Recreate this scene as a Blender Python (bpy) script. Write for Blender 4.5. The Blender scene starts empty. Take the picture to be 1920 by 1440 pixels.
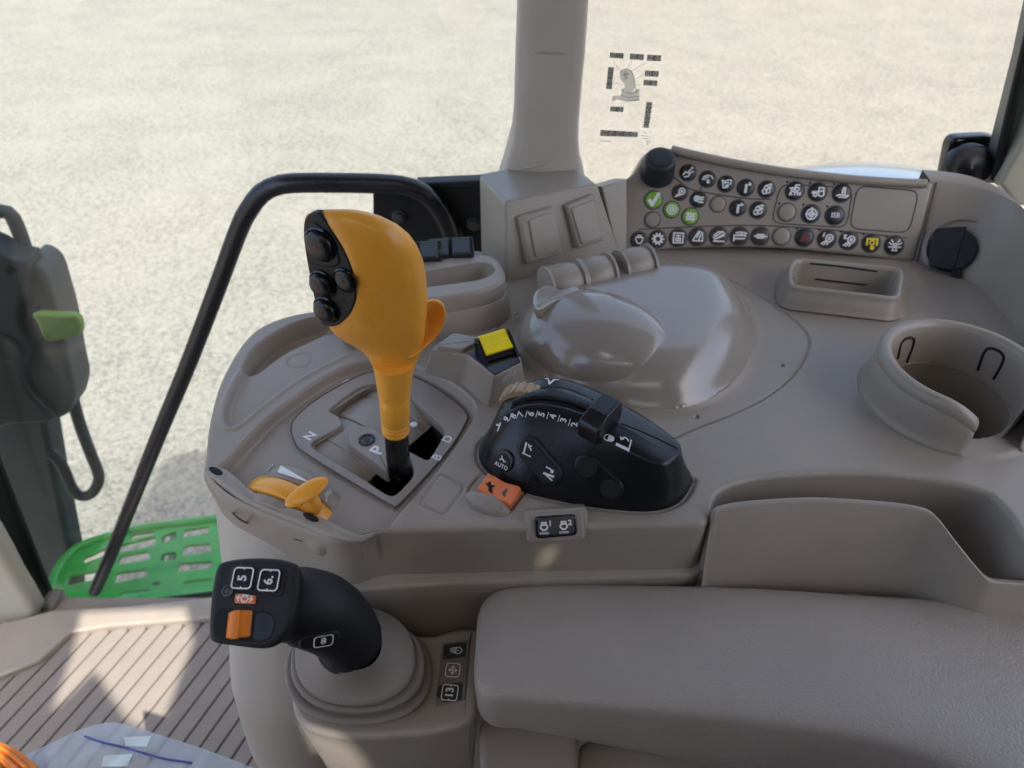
import bpy, bmesh, math, random
import numpy as np
from mathutils import Vector, Matrix
from mathutils.bvhtree import BVHTree
random.seed(4)
scene = bpy.context.scene
COL = scene.collection
# ---------------------------------------------------------------- camera
CAM_H, PITCH, FPX = 0.42, math.radians(40), 1297.0
CAM = Vector((0, 0, CAM_H))
cd = bpy.data.cameras.new('camera'); cam = bpy.data.objects.new('camera', cd); COL.objects.link(cam)
cam.location = CAM; cam.rotation_euler = (math.radians(90) - PITCH, 0, 0)
cd.sensor_width = 36; cd.lens = 36 * FPX / 1920; cd.clip_start = 0.01; cd.clip_end = 2000
cd.dof.use_dof = True; cd.dof.focus_distance = 0.52; cd.dof.aperture_fstop = 9.0
scene.camera = cam
scene.render.resolution_x, scene.render.resolution_y = 1024, 768
# ---------------------------------------------------------------- light
SUN = Vector((0.25, -0.50, 1.0)).normalized()          # direction towards the sun
elev = math.asin(SUN.z); azim = math.atan2(SUN.x, SUN.y)
w = bpy.data.worlds.new('World'); scene.world = w; w.use_nodes = True
nt = w.node_tree; bg = nt.nodes['Background']
sky = nt.nodes.new('ShaderNodeTexSky'); sky.sky_type = 'NISHITA'; sky.sun_disc = False
sky.sun_elevation = elev; sky.sun_rotation = azim; sky.dust_density = 5.0; sky.air_density = 0.8; sky.ozone_density = 0.4
nt.links.new(sky.outputs[0], bg.inputs[0]); bg.inputs[1].default_value = 0.15
sd = bpy.data.lights.new('sun', 'SUN'); sd.energy = 2.0; sd.angle = math.radians(0.6); sd.color = (1, 0.95, 0.87)
so = bpy.data.objects.new('sun', sd); COL.objects.link(so); so.location = (0, 0, 5)
so.rotation_euler = (-SUN).to_track_quat('-Z', 'Y').to_euler()
vs = scene.view_settings; vs.view_transform = 'Standard'; vs.look = 'None'; vs.gamma = 1; vs.exposure = 2.02
vs.use_curve_mapping = False
try:
    scene.cycles.max_bounces = 10; scene.cycles.diffuse_bounces = 5; scene.cycles.transparent_max_bounces = 12
except Exception: pass
# ---------------------------------------------------------------- pixel helpers: a ray of the photograph met with a real plane
CF = Vector((0, math.cos(PITCH), -math.sin(PITCH))); CU = Vector((0, math.sin(PITCH), math.cos(PITCH))); CR = Vector((1, 0, 0))
def ray(px, py): return CF + CR * ((px - 960) / FPX) + CU * ((720 - py) / FPX)
def P(px, py, z=0.0):
    d = ray(px, py); return CAM + d * ((z - CAM_H) / d.z)
def PY(px, py, y):
    d = ray(px, py); return CAM + d * (y / d.y)
def PP(px, py, pl):
    d = ray(px, py); o, n = pl; return CAM + d * ((o - CAM).dot(n) / d.dot(n))
def Ps(l, z=0.0): return [P(a, b, z) for a, b in l]
def PYs(l, y): return [PY(a, b, y) for a, b in l]
def PPs(l, pl): return [PP(a, b, pl) for a, b in l]
def cr(pts, n, closed=True):
    """Catmull-Rom through pts, resampled to n points evenly along its length"""
    A = np.array([list(p) for p in pts], float); m = len(A); out = []
    segs = m if closed else m - 1
    for i in range(segs):
        if closed: p0, p1, p2, p3 = A[(i-1) % m], A[i], A[(i+1) % m], A[(i+2) % m]
        else: p0, p1, p2, p3 = A[max(i-1, 0)], A[i], A[i+1], A[min(i+2, m-1)]
        for k in range(12):
            t = k / 12
            out.append(0.5 * ((2*p1) + (-p0+p2)*t + (2*p0-5*p1+4*p2-p3)*t*t + (-p0+3*p1-3*p2+p3)*t**3))
    out.append(A[0] if closed else A[-1]); out = np.array(out)
    return resamp(out, n, closed)
def resamp(out, n, closed):
    L = np.concatenate([[0], np.cumsum(np.linalg.norm(np.diff(out, axis=0), axis=1))])
    s = np.linspace(0, L[-1], n + 1)[:-1] if closed else np.linspace(0, L[-1], n)
    R = np.stack([np.interp(s, L, out[:, c]) for c in range(out.shape[1])], 1)
    return [Vector(r) for r in R]
def rnd(pts, r, k=4):
    """polygon (Vectors) with its corners rounded by radius about r"""
    out = []; m = len(pts)
    for i in range(m):
        p, a, b = pts[i], pts[i-1], pts[(i+1) % m]
        da, db = a - p, b - p
        ra = min(r, da.length * .48); rb = min(r, db.length * .48)
        s, e = p + da.normalized() * ra, p + db.normalized() * rb
        for j in range(k + 1):
            t = j / k; out.append(s * (1-t)**2 + p * 2*t*(1-t) + e * t*t)
    return out
# ---------------------------------------------------------------- object helpers
WL = {}; BVH = {}
def put(o, parent, loc):
    COL.objects.link(o); o.location = loc
    if parent is not None:
        o.parent = parent; o.location = loc - WL[parent.name]
    WL[o.name] = loc.copy()
def thing(name, label, cat, loc, group=None, kind=None):
    o = bpy.data.objects.new(name, None); o.empty_display_size = 0.02; put(o, None, Vector(loc)); tag(o, label, cat, group, kind); return o
def tag(o, label=None, cat=None, group=None, kind=None):
    if label: o['label'] = label
    if cat: o['category'] = cat
    if group: o['group'] = group
    if kind: o['kind'] = kind
    return o
def mk(name, V, F, mat, parent=None, smooth=True, sharp=None, bvh=None, fix=True, wn=False):
    V = [Vector(v) for v in V]
    if bvh: BVH[bvh] = BVHTree.FromPolygons(V, F)
    lo = Vector((min(v.x for v in V), min(v.y for v in V), min(v.z for v in V)))
    hi = Vector((max(v.x for v in V), max(v.y for v in V), max(v.z for v in V)))
    c = (lo + hi) / 2; c.z = lo.z
    me = bpy.data.meshes.new(name); me.from_pydata([v - c for v in V], [], F)
    if fix:
        b = bmesh.new(); b.from_mesh(me); bmesh.ops.recalc_face_normals(b, faces=b.faces); b.to_mesh(me); b.free()
    if smooth:
        me.polygons.foreach_set('use_smooth', [True] * len(me.polygons))
        if sharp: me.set_sharp_from_angle(angle=math.radians(sharp))
    me.materials.append(mat); me.update()
    o = bpy.data.objects.new(name, me); put(o, parent, c)
    if wn:
        m = o.modifiers.new('wn', 'WEIGHTED_NORMAL'); m.keep_sharp = True
    return o
def frame(o, u, n):
    n = n.normalized(); u = (u - n * u.dot(n)).normalized(); return (o, u, n.cross(u), n)
def fr(f, x, y, z=0.0): return f[0] + f[1]*x + f[2]*y + f[3]*z
def inset(pts, n, d):
    m = len(pts); out = []
    area = sum(((pts[i]-pts[0]).cross(pts[(i+1) % m]-pts[0])).dot(n) for i in range(m))
    s = 1 if area > 0 else -1
    for i in range(m):
        a = (pts[i] - pts[i-1]); b = (pts[(i+1) % m] - pts[i])
        if a.length < 1e-9: a = b
        if b.length < 1e-9: b = a
        na = n.cross(a.normalized()); nb = n.cross(b.normalized()); v = na + nb
        if v.length < 1e-6: v = na
        v.normalize(); c = max(v.dot(na), .5)
        out.append(pts[i] + v * (s * d / c))
    return out
def slab(name, pts, n, depth, r, mat, parent=None, seg=3, taper=0.0, crown=0.0, bvh=None, wn=False, back=False):
    """solid whose face outline is pts (planar, normal n), rounded edge r, reaching depth behind the face"""
    n = n.normalized(); rings = []
    if taper: rings.append([p - n*depth for p in inset(pts, n, -taper)])
    else: rings.append([p - n*depth for p in pts])
    for k in range(seg + 1):
        t = math.pi/2 * k / seg
        rings.append([p + n*(r*math.sin(t) - r) for p in inset(pts, n, r*(1-math.cos(t)))])
    last = inset(pts, n, r + min(r*.6, .0015) + .0003); rings.append(last)
    if crown:
        c = sum(last, Vector())/len(last)
        for f_ in (.75, .5, .25):
            rings.append([c + (p-c)*f_ + n*crown*(1-f_*f_) for p in last])
    m = len(pts); V = [v for R in rings for v in R]; F = []
    for k in range(len(rings)-1):
        for i in range(m): F.append((k*m+i, k*m+(i+1) % m, (k+1)*m+(i+1) % m, (k+1)*m+i))
    F.append(tuple((len(rings)-1)*m+i for i in range(m)))
    if back: F.append(tuple(range(m))[::-1])
    return mk(name, V, F, mat, parent, True, 50, bvh, wn=wn)
def loft(name, rings, mat, parent=None, closed=True, cap0=False, cap1=False, sharp=None, bvh=None):
    m = len(rings[0]); V = [v for R in rings for v in R]; F = []
    for k in range(len(rings)-1):
        for i in range(m if closed else m-1): F.append((k*m+i, k*m+(i+1) % m, (k+1)*m+(i+1) % m, (k+1)*m+i))
    if cap0: F.append(tuple(range(m))[::-1])
    if cap1: F.append(tuple((len(rings)-1)*m+i for i in range(m)))
    return mk(name, V, F, mat, parent, True, sharp, bvh)
def tube_vf(pts, rad, seg=12, flat=1.0):
    n = len(pts); R = rad if isinstance(rad, (list, tuple)) else [rad]*n
    V, F = [], []; ref = None
    for i, p in enumerate(pts):
        t = (pts[min(i+1, n-1)] - pts[max(i-1, 0)]).normalized()
        if ref is None: ref = t.orthogonal().normalized()
        ref = (ref - t*ref.dot(t)).normalized(); b = t.cross(ref)
        for k in range(seg):
            a = 2*math.pi*k/seg; V.append(p + (ref*math.cos(a) + b*math.sin(a)*flat)*R[i])
    for i in range(n-1):
        for k in range(seg): F.append((i*seg+k, i*seg+(k+1) % seg, (i+1)*seg+(k+1) % seg, (i+1)*seg+k))
    F.append(tuple(range(seg))[::-1]); F.append(tuple((n-1)*seg+k for k in range(seg)))
    return V, F
def tube(name, pts, rad, mat, parent=None, seg=14, n=40, smooth=True, flat=1.0):
    if smooth: pts = cr(pts, n, False)
    V, F = tube_vf(pts, rad, seg, flat); return mk(name, V, F, mat, parent, True, 60)
def lathe(name, prof, o, axis, mat, parent=None, seg=28, bvh=None, sx=1.0, u=None):
    axis = axis.normalized(); u = (u or axis.orthogonal()); u = (u - axis*u.dot(axis)).normalized(); v = axis.cross(u)
    V, F = [], []
    for r, h in prof:
        for k in range(seg):
            a = 2*math.pi*k/seg; V.append(o + axis*h + (u*math.cos(a)*sx + v*math.sin(a))*r)
    for i in range(len(prof)-1):
        for k in range(seg): F.append((i*seg+k, i*seg+(k+1) % seg, (i+1)*seg+(k+1) % seg, (i+1)*seg+k))
    F.append(tuple((len(prof)-1)*seg+k for k in range(seg)))
    return mk(name, V, F, mat, parent, True, 45, bvh)
def box_vf(f, sx, sy, sz):
    V = [fr(f, x*sx/2, y*sy/2, z*sz) for z in (0, 1) for y in (-1, 1) for x in (-1, 1)]
    return V, [(0, 2, 3, 1), (4, 5, 7, 6), (0, 1, 5, 4), (2, 6, 7, 3), (0, 4, 6, 2), (1, 3, 7, 5)]
def hit(keys, px, py):
    d = ray(px, py).normalized(); best = None
    for k in keys if isinstance(keys, (list, tuple)) else [keys]:
        loc, nn, i, dist = BVH[k].ray_cast(CAM, d)
        if loc is not None and (best is None or dist < best[2]): best = (loc, nn if nn.dot(d) < 0 else -nn, dist)
    if best is None: print('MISS', keys, px, py); q = P(px, py); return q, Vector((0, 0, 1))
    return best[0], best[1]
def hframe(keys, a, b=None):
    """frame on a surface under photo pixel a, its u axis towards pixel b"""
    o, n = hit(keys, *a)
    d = ray(*b) if b else ray(a[0]+10, a[1])
    q = CAM + d * ((o - CAM).dot(n) / d.dot(n))
    return frame(o, q - o, n)
def pxsize(p): return (p - CAM).dot(CF) / FPX      # metres that one photo pixel spans at p
def curvemesh(splines, thick, bevel=0.0):
    c = bpy.data.curves.new('c', 'CURVE'); c.dimensions = '2D'; c.fill_mode = 'BOTH'; c.extrude = thick/2
    if bevel: c.bevel_depth = bevel; c.bevel_resolution = 2; c.offset = -bevel; c.extrude = thick/2 - bevel
    for s in splines:
        sp = c.splines.new('POLY'); sp.points.add(len(s)-1); sp.use_cyclic_u = True
        for i, (x, y) in enumerate(s): sp.points[i].co = (x, y, 0, 1)
    return obj2vf(c)
def obj2vf(c):
    o = bpy.data.objects.new('tmp', c); COL.objects.link(o)
    dg = bpy.context.evaluated_depsgraph_get(); dg.update()
    me = bpy.data.meshes.new_from_object(o.evaluated_get(dg))
    V = [v.co.copy() for v in me.vertices]; F = [tuple(p.vertices) for p in me.polygons]
    bpy.data.objects.remove(o); bpy.data.curves.remove(c); bpy.data.meshes.remove(me)
    return V, F
def holeplate(name, outer, holes, f, thick, mat, parent=None, bevel=0.0008, bvh=None):
    """plate with real openings; outlines are world points in the plane of frame f, f's origin plane is its face"""
    def uv(p): d = p - f[0]; return (d.dot(f[1]), d.dot(f[2]))
    V, F = curvemesh([[uv(p) for p in outer]] + [[uv(p) for p in h] for h in holes], thick, bevel)
    return mk(name, [fr(f, v.x, v.y, v.z - thick/2) for v in V], F, mat, parent, True, 35, bvh)
_tc = {}
def text(name, s, f, size, mat, parent=None, bold=0.0, sx=1.0):
    if (s, bold) not in _tc:
        c = bpy.data.curves.new('t', 'FONT'); c.body = s; c.size = 1; c.align_x = 'CENTER'; c.align_y = 'CENTER'; c.extrude = 0.01; c.offset = bold; c.resolution_u = 3
        _tc[(s, bold)] = obj2vf(c)
    V, F = _tc[(s, bold)]
    return mk(name, [fr(f, v.x*size*sx, v.y*size, 0.00025 + (v.z+.01)*0.004) for v in V], F, mat, parent, False)
def strokes_vf(lines, wd):
    """flat ribbons for printed symbols; lines of (x,y) in -1..1; a filled shape is given as ('fill', pts)"""
    V, F = [], []
    for L in lines:
        if L[0] == 'fill':
            b = len(V); V += [(x, y) for x, y in L[1]]; F.append(tuple(range(b, len(V)))); continue
        w_ = wd
        if L[0] == 'w': w_, L = L[1], L[2]
        for (x0, y0), (x1, y1) in zip(L[:-1], L[1:]):
            dx, dy = x1-x0, y1-y0; l = math.hypot(dx, dy) or 1; ex, ey = dx/l*w_*.35, dy/l*w_*.35; nx, ny = -dy/l*w_/2, dx/l*w_/2
            b = len(V); V += [(x0-ex+nx, y0-ey+ny), (x0-ex-nx, y0-ey-ny), (x1+ex-nx, y1+ey-ny), (x1+ex+nx, y1+ey+ny)]; F.append((b, b+1, b+2, b+3))
    return V, F
def arc(cx, cy, r, a0=0, a1=360, n=14, sy=1.0):
    return [(cx + r*math.cos(math.radians(a0+(a1-a0)*k/n)), cy + r*sy*math.sin(math.radians(a0+(a1-a0)*k/n))) for k in range(n+1)]
def rect(x0, y0, x1, y1): return [(x0, y0), (x1, y0), (x1, y1), (x0, y1), (x0, y0)]
def rrect(hw, hh, r, k=4):
    out = []
    for cx, cy, a in ((hw-r, hh-r, 0), (-hw+r, hh-r, 90), (-hw+r, -hh+r, 180), (hw-r, -hh+r, 270)):
        out += arc(cx, cy, r, a, a+90, k)
    return out
def icon(name, lines, f, s, mat, parent=None, wd=0.2, lift=0.0003):
    V, F = strokes_vf(lines, wd)
    W = []
    for i, (x, y) in enumerate(V): W.append(fr(f, x*s, y*s, lift + (i//4 % 9)*0.000012))
    return mk(name, W, F, mat, parent, False, fix=False)
# ---------------------------------------------------------------- materials
def mat(name, col, rough=0.5, grain=0.0, gscale=900, spec=0.5, metal=0.0, var=0.06, vscale=14, coat=0.0, voro=False, speck=0.0, rvar=0.08):
    m = bpy.data.materials.new(name); m.use_nodes = True; N = m.node_tree.nodes; L = m.node_tree.links; b = N['Principled BSDF']
    b.inputs['Base Color'].default_value = (*col, 1); b.inputs['Roughness'].default_value = rough
    b.inputs['Specular IOR Level'].default_value = spec; b.inputs['Metallic'].default_value = metal
    if coat: b.inputs['Coat Weight'].default_value = coat; b.inputs['Coat Roughness'].default_value = 0.12
    tc = N.new('ShaderNodeTexCoord')
    if var:
        n = N.new('ShaderNodeTexNoise'); n.inputs['Scale'].default_value = vscale; n.inputs['Detail'].default_value = 5; n.inputs['Roughness'].default_value = .65
        L.new(tc.outputs['Object'], n.inputs['Vector'])
        mr = N.new('ShaderNodeMapRange'); mr.inputs['From Min'].default_value = .25; mr.inputs['From Max'].default_value = .75
        mr.inputs['To Min'].default_value = 1-var; mr.inputs['To Max'].default_value = 1+var; L.new(n.outputs['Fac'], mr.inputs['Value'])
        mx = N.new('ShaderNodeMix'); mx.data_type = 'RGBA'; mx.blend_type = 'MULTIPLY'; mx.inputs[0].default_value = 1
        mx.inputs[6].default_value = (*col, 1); L.new(mr.outputs[0], mx.inputs[7]); out = mx.outputs[2]
        if speck:
            v = N.new('ShaderNodeTexVoronoi'); v.inputs['Scale'].default_value = 260; L.new(tc.outputs['Object'], v.inputs['Vector'])
            s1 = N.new('ShaderNodeMath'); s1.operation = 'LESS_THAN'; s1.inputs[1].default_value = 0.085; L.new(v.outputs['Distance'], s1.inputs[0])
            sep = N.new('ShaderNodeSeparateColor'); L.new(v.outputs['Color'], sep.inputs[0])
            s2 = N.new('ShaderNodeMath'); s2.operation = 'LESS_THAN'; s2.inputs[1].default_value = 0.10; L.new(sep.outputs[0], s2.inputs[0])
            s3 = N.new('ShaderNodeMath'); s3.operation = 'MULTIPLY'; L.new(s1.outputs[0], s3.inputs[0]); L.new(s2.outputs[0], s3.inputs[1])
            s4 = N.new('ShaderNodeMath'); s4.operation = 'MULTIPLY'; s4.inputs[1].default_value = speck; L.new(s3.outputs[0], s4.inputs[0])
            m2 = N.new('ShaderNodeMix'); m2.data_type = 'RGBA'; L.new(s4.outputs[0], m2.inputs[0]); L.new(out, m2.inputs[6]); m2.inputs[7].default_value = (.6, .58, .52, 1); out = m2.outputs[2]
        L.new(out, b.inputs['Base Color'])
        r2 = N.new('ShaderNodeMapRange'); r2.inputs['From Min'].default_value = .3; r2.inputs['From Max'].default_value = .7
        r2.inputs['To Min'].default_value = max(rough-rvar, .03); r2.inputs['To Max'].default_value = min(rough+rvar, 1); L.new(n.outputs['Fac'], r2.inputs['Value']); L.new(r2.outputs[0], b.inputs['Roughness'])
    if grain:
        bp = N.new('ShaderNodeBump'); bp.inputs['Strength'].default_value = 1.0; bp.inputs['Distance'].default_value = grain
        if voro:
            g = N.new('ShaderNodeTexVoronoi'); g.feature = 'SMOOTH_F1'; g.inputs['Scale'].default_value = gscale; g.inputs['Randomness'].default_value = 1.0
            nz = N.new('ShaderNodeTexNoise'); nz.inputs['Scale'].default_value = gscale*.7; L.new(tc.outputs['Object'], nz.inputs['Vector'])
            ad = N.new('ShaderNodeMix'); ad.data_type = 'VECTOR'; ad.inputs[0].default_value = .0022; L.new(tc.outputs['Object'], ad.inputs[4]); L.new(nz.outputs['Color'], ad.inputs[5])
            L.new(ad.outputs[1], g.inputs['Vector']); L.new(g.outputs['Distance'], bp.inputs['Height']); bp.invert = True
        else:
            g = N.new('ShaderNodeTexNoise'); g.inputs['Scale'].default_value = gscale; g.inputs['Detail'].default_value = 2
            L.new(tc.outputs['Object'], g.inputs['Vector']); L.new(g.outputs['Fac'], bp.inputs['Height'])
        L.new(bp.outputs[0], b.inputs['Normal'])
    return m
TAUPE = (.312, .268, .218)
M = {}
M['taupe'] = mat('taupe_plastic', TAUPE, .37, .00022, 900, .5, speck=.3)
M['taupe2'] = mat('taupe_plastic_panel', (.296, .256, .211), .36, .00016, 1000, .5, speck=.15)
M['taupe_gloss'] = mat('taupe_gloss', (.285, .248, .208), .2, .00002, 500, .65, var=.05, rvar=.05, coat=.3)
M['beige'] = mat('beige_plastic', (.43, .39, .33), .5, .00012, 1000, .4)
M['cream'] = mat('cream_plastic', (.42, .40, .33), .42, .0001, 900, .45)
M['arm'] = mat('armrest_leather', (.345, .305, .262), .42, .0005, 600, .5, voro=True, var=.06)
M['rubber'] = mat('taupe_rubber', (.225, .195, .165), .6, .00008, 1200, .3, speck=.5)
M['black'] = mat('black_plastic', (.008, .009, .011), .30, .00006, 1500, .45, speck=.25)
M['blackm'] = mat('black_matte', (.012, .012, .013), .55, .00018, 1300, .35, speck=.5)
M['blackg'] = mat('black_gloss', (.008, .008, .009), .14, spec=.55, var=.03)
M['char'] = mat('charcoal_plastic', (.015, .019, .023), .45, .0001, 900, .4)
M['void'] = mat('dark_cavity', (.006, .006, .006), .8, var=0)
M['orange'] = mat('orange_plastic', (.90, .395, .045), .32, .00004, 900, .45, var=.04, coat=.1)
M['orange2'] = mat('orange_knob', (.80, .22, .012), .4, .00004, 900, .45, var=.05)
M['orange3'] = mat('orange_rocker', (.85, .22, .07), .4, .00003, 900, .45, var=.03)
M['yellow'] = mat('yellow_plastic', (.85, .68, .01), .42, .00005, 900, .45, var=.03)
M['white'] = mat('white_print', (.78, .78, .76), .5, var=0)
M['graypr'] = mat('grey_print', (.45, .45, .44), .5, var=0)
M['green'] = mat('green_button', (.20, .42, .055), .36, spec=.5, var=.03)
M['redpr'] = mat('red_print', (.15, .025, .02), .5, var=0)
M['dkbtn'] = mat('dark_button', (.020, .024, .026), .35, .00004, 1200, .5, var=.04)
M['brbtn'] = mat('brown_button', (.052, .038, .030), .36, .00004, 1200, .5, var=.04)
M['tan'] = mat('tan_wheel', (.42, .30, .19), .5, .00006, 900, .4)
M['alu'] = mat('bolt_steel', (.07, .07, .072), .4, spec=.5, metal=.5)
M['paintgreen'] = mat('green_paint', (.035, .30, .045), .34, .0003, 200, .5, var=.22, vscale=22, coat=.2, speck=.6)
M['olivegreen'] = mat('olive_green_plastic', (.14, .26, .045), .45, spec=.45)
M['post'] = mat('grey_post', (.02, .028, .033), .5, .0001, 500, .4, speck=.5)
M['greyside'] = mat('grey_housing_side', (.055, .064, .064), .5, .0001, 500, .4)
M['tubeb'] = mat('black_tube', (.012, .013, .016), .3, .00003, 700, .5, var=.1, speck=.3)
M['seal'] = mat('black_seal', (.012, .014, .014), .55, .0001, 900, .35)
M['fender'] = mat('sky_tinted_fender', (.10, .13, .18), .16, spec=.7, coat=.8)  # blue base colour stands in for sky reflected on black plastic
M['rib'] = mat('floor_rubber', (.24, .205, .175), .62, .0002, 700, .3, var=.1, vscale=7, speck=.5)
M['roof'] = mat('headliner', (.20, .19, .175), .8, .0002, 400, .2)
def film(name, col, op):
    m = bpy.data.materials.new(name); m.use_nodes = True; N = m.node_tree.nodes; L = m.node_tree.links; b = N['Principled BSDF']; b.inputs['Base Color'].default_value = (*col, 1)
    t = N.new('ShaderNodeBsdfTransparent'); x = N.new('ShaderNodeMixShader'); x.inputs[0].default_value = op
    L.new(t.outputs[0], x.inputs[1]); L.new(b.outputs[0], x.inputs[2]); L.new(x.outputs[0], N['Material Output'].inputs[0]); return m
M['sepia'] = film('decal_grey', (.30, .34, .35), .55)
M['stickdk'] = film('decal_dark', (.02, .03, .04), .9)
M['greypad'] = mat('keypad_plate', (.19, .155, .135), .4, .00006, 1300, .45)
def glassmat(name, tint, refl=.06):
    m = bpy.data.materials.new(name); m.use_nodes = True; N = m.node_tree.nodes; L = m.node_tree.links; N.remove(N['Principled BSDF'])
    t = N.new('ShaderNodeBsdfTransparent'); t.inputs[0].default_value = (*tint, 1)
    g = N.new('ShaderNodeBsdfGlossy'); g.inputs['Roughness'].default_value = .02
    lw = N.new('ShaderNodeLayerWeight'); lw.inputs[0].default_value = .5
    pw = N.new('ShaderNodeMath'); pw.operation = 'POWER'; pw.inputs[1].default_value = 5; L.new(lw.outputs['Facing'], pw.inputs[0])
    f = N.new('ShaderNodeMath'); f.operation = 'MULTIPLY_ADD'; f.inputs[1].default_value = .6; f.inputs[2].default_value = .025; L.new(pw.outputs[0], f.inputs[0])
    x = N.new('ShaderNodeMixShader'); L.new(f.outputs[0], x.inputs[0]); L.new(t.outputs[0], x.inputs[1]); L.new(g.outputs[0], x.inputs[2])
    df = N.new('ShaderNodeBsdfDiffuse'); df.inputs[0].default_value = (.75, .78, .8, 1)
    tc = N.new('ShaderNodeTexCoord'); nz = N.new('ShaderNodeTexNoise'); nz.inputs['Scale'].default_value = 3.5; nz.inputs['Detail'].default_value = 8; nz.inputs['Roughness'].default_value = .7; L.new(tc.outputs['Object'], nz.inputs['Vector'])
    mr = N.new('ShaderNodeMapRange'); mr.inputs['From Min'].default_value = .35; mr.inputs['From Max'].default_value = .75; mr.inputs['To Min'].default_value = .003; mr.inputs['To Max'].default_value = .026; L.new(nz.outputs['Fac'], mr.inputs['Value'])
    y = N.new('ShaderNodeMixShader'); L.new(mr.outputs[0], y.inputs[0]); L.new(x.outputs[0], y.inputs[1]); L.new(df.outputs[0], y.inputs[2])
    L.new(y.outputs[0], N['Material Output'].inputs[0]); return m
M['glass'] = glassmat('window_glass', (.93, .94, .91))
M['glassr'] = glassmat('window_glass_rear', (.95, .94, .90))
# clear plastic bag
m = bpy.data.materials.new('clear_film'); m.use_nodes = True; N = m.node_tree.nodes; L = m.node_tree.links; b = N['Principled BSDF']
b.inputs['Base Color'].default_value = (.62, .68, .75, 1); b.inputs['Roughness'].default_value = .18
t = N.new('ShaderNodeBsdfTransparent'); t.inputs[0].default_value = (.9, .94, 1, 1); x = N.new('ShaderNodeMixShader'); x.inputs[0].default_value = .55
L.new(t.outputs[0], x.inputs[1]); L.new(b.outputs[0], x.inputs[2]); L.new(x.outputs[0], N['Material Output'].inputs[0]); M['film'] = m
M['bluepr'] = mat('blue_print', (.06, .09, .35), .5, var=0)
M['label'] = mat('white_label', (.72, .80, .80), .5, var=0.03)
# gravel ground
m = bpy.data.materials.new('gravel'); m.use_nodes = True; N = m.node_tree.nodes; L = m.node_tree.links; b = N['Principled BSDF']; b.inputs['Roughness'].default_value = .95; b.inputs['Specular IOR Level'].default_value = .15
tc = N.new('ShaderNodeTexCoord')
v = N.new('ShaderNodeTexVoronoi'); v.inputs['Scale'].default_value = 52; L.new(tc.outputs['Object'], v.inputs['Vector'])
v2 = N.new('ShaderNodeTexVoronoi'); v2.inputs['Scale'].default_value = 95; L.new(tc.outputs['Object'], v2.inputs['Vector'])
n1 = N.new('ShaderNodeTexNoise'); n1.inputs['Scale'].default_value = 1.1; n1.inputs['Detail'].default_value = 7; n1.inputs['Roughness'].default_value = .68; L.new(tc.outputs['Object'], n1.inputs['Vector'])
n3 = N.new('ShaderNodeTexNoise'); n3.inputs['Scale'].default_value = 22; n3.inputs['Detail'].default_value = 6; n3.inputs['Roughness'].default_value = .8; L.new(tc.outputs['Object'], n3.inputs['Vector'])
sp = N.new('ShaderNodeSeparateColor'); L.new(v.outputs['Color'], sp.inputs[0])
r1 = N.new('ShaderNodeValToRGB'); r1.color_ramp.elements[0].color = (.112, .112, .102, 1); r1.color_ramp.elements[1].color = (.208, .207, .190, 1)
r1.color_ramp.elements[0].position = .32; r1.color_ramp.elements[1].position = .68
a1 = N.new('ShaderNodeMath'); a1.operation = 'MULTIPLY_ADD'; L.new(sp.outputs[0], a1.inputs[0]); a1.inputs[1].default_value = .34; L.new(n3.outputs['Fac'], a1.inputs[2])
a2 = N.new('ShaderNodeMath'); a2.operation = 'MULTIPLY_ADD'; L.new(n1.outputs['Fac'], a2.inputs[0]); a2.inputs[1].default_value = .5; a2.inputs[2].default_value = -.33
a3 = N.new('ShaderNodeMath'); a3.operation = 'ADD'; L.new(a1.outputs[0], a3.inputs[0]); L.new(a2.outputs[0], a3.inputs[1]); L.new(a3.outputs[0], r1.inputs[0]); L.new(r1.outputs[0], b.inputs['Base Color'])
ad = N.new('ShaderNodeMath'); ad.operation = 'MULTIPLY_ADD'; L.new(v2.outputs['Distance'], ad.inputs[0]); ad.inputs[1].default_value = .4; L.new(v.outputs['Distance'], ad.inputs[2])
bp = N.new('ShaderNodeBump'); bp.inputs['Distance'].default_value = .012; bp.inputs['Strength'].default_value = .9; bp.invert = True; L.new(ad.outputs[0], bp.inputs['Height']); L.new(bp.outputs[0], b.inputs['Normal'])
M['gravel'] = m
# ---------------------------------------------------------------- the place: ground, cab shell, glass
UP = Vector((0, 0, 1)); TO = Vector((0, -1, 0))
GZ = -2.25
o = mk('ground', [(-150, -150, GZ), (150, -150, GZ), (150, 300, GZ), (-150, 300, GZ)], [(0, 1, 2, 3)], M['gravel'], smooth=False)
tag(o, 'pale sunlit gravel yard outside the windows', 'ground', kind='structure')
FZ = -0.80
o = mk('cab_floor', [(-1.5, -.9, FZ-.02), (1.3, -.9, FZ-.02), (1.3, .80, FZ-.02), (-1.5, .80, FZ-.02)], [(0, 1, 2, 3)], M['rib'], smooth=False)
tag(o, 'taupe rubber cab floor below the door sill', 'floor', kind='structure')
# ribs of the floor mat, each its own strip
d0 = (P(17, 1390, FZ) - P(213, 1177, FZ)); d0.z = 0; rl = d0.length; d0.normalize()
step = (P(213, 1177, FZ) - P(178, 1180, FZ)); e0 = Vector((-d0.y, d0.x, 0)); sp_ = abs(step.dot(e0))
topdir = (P(330, 1168, FZ) - P(178, 1180, FZ)); topdir.z = 0; topdir.normalize()
tstep = sp_ / abs(topdir.dot(e0))
for i in range(-8, 16):
    a = P(178, 1181, FZ) + topdir * (tstep * i)
    if i < -3: a = a + d0 * 0.25
    b = a + topdir * (tstep - .0035)
    L = 1.3
    pts = rnd([a, b, b + d0*L, a + d0*L], .012, 3)
    slab('rib', pts, UP, .012, .002, M['rib'], o, seg=2)
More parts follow.
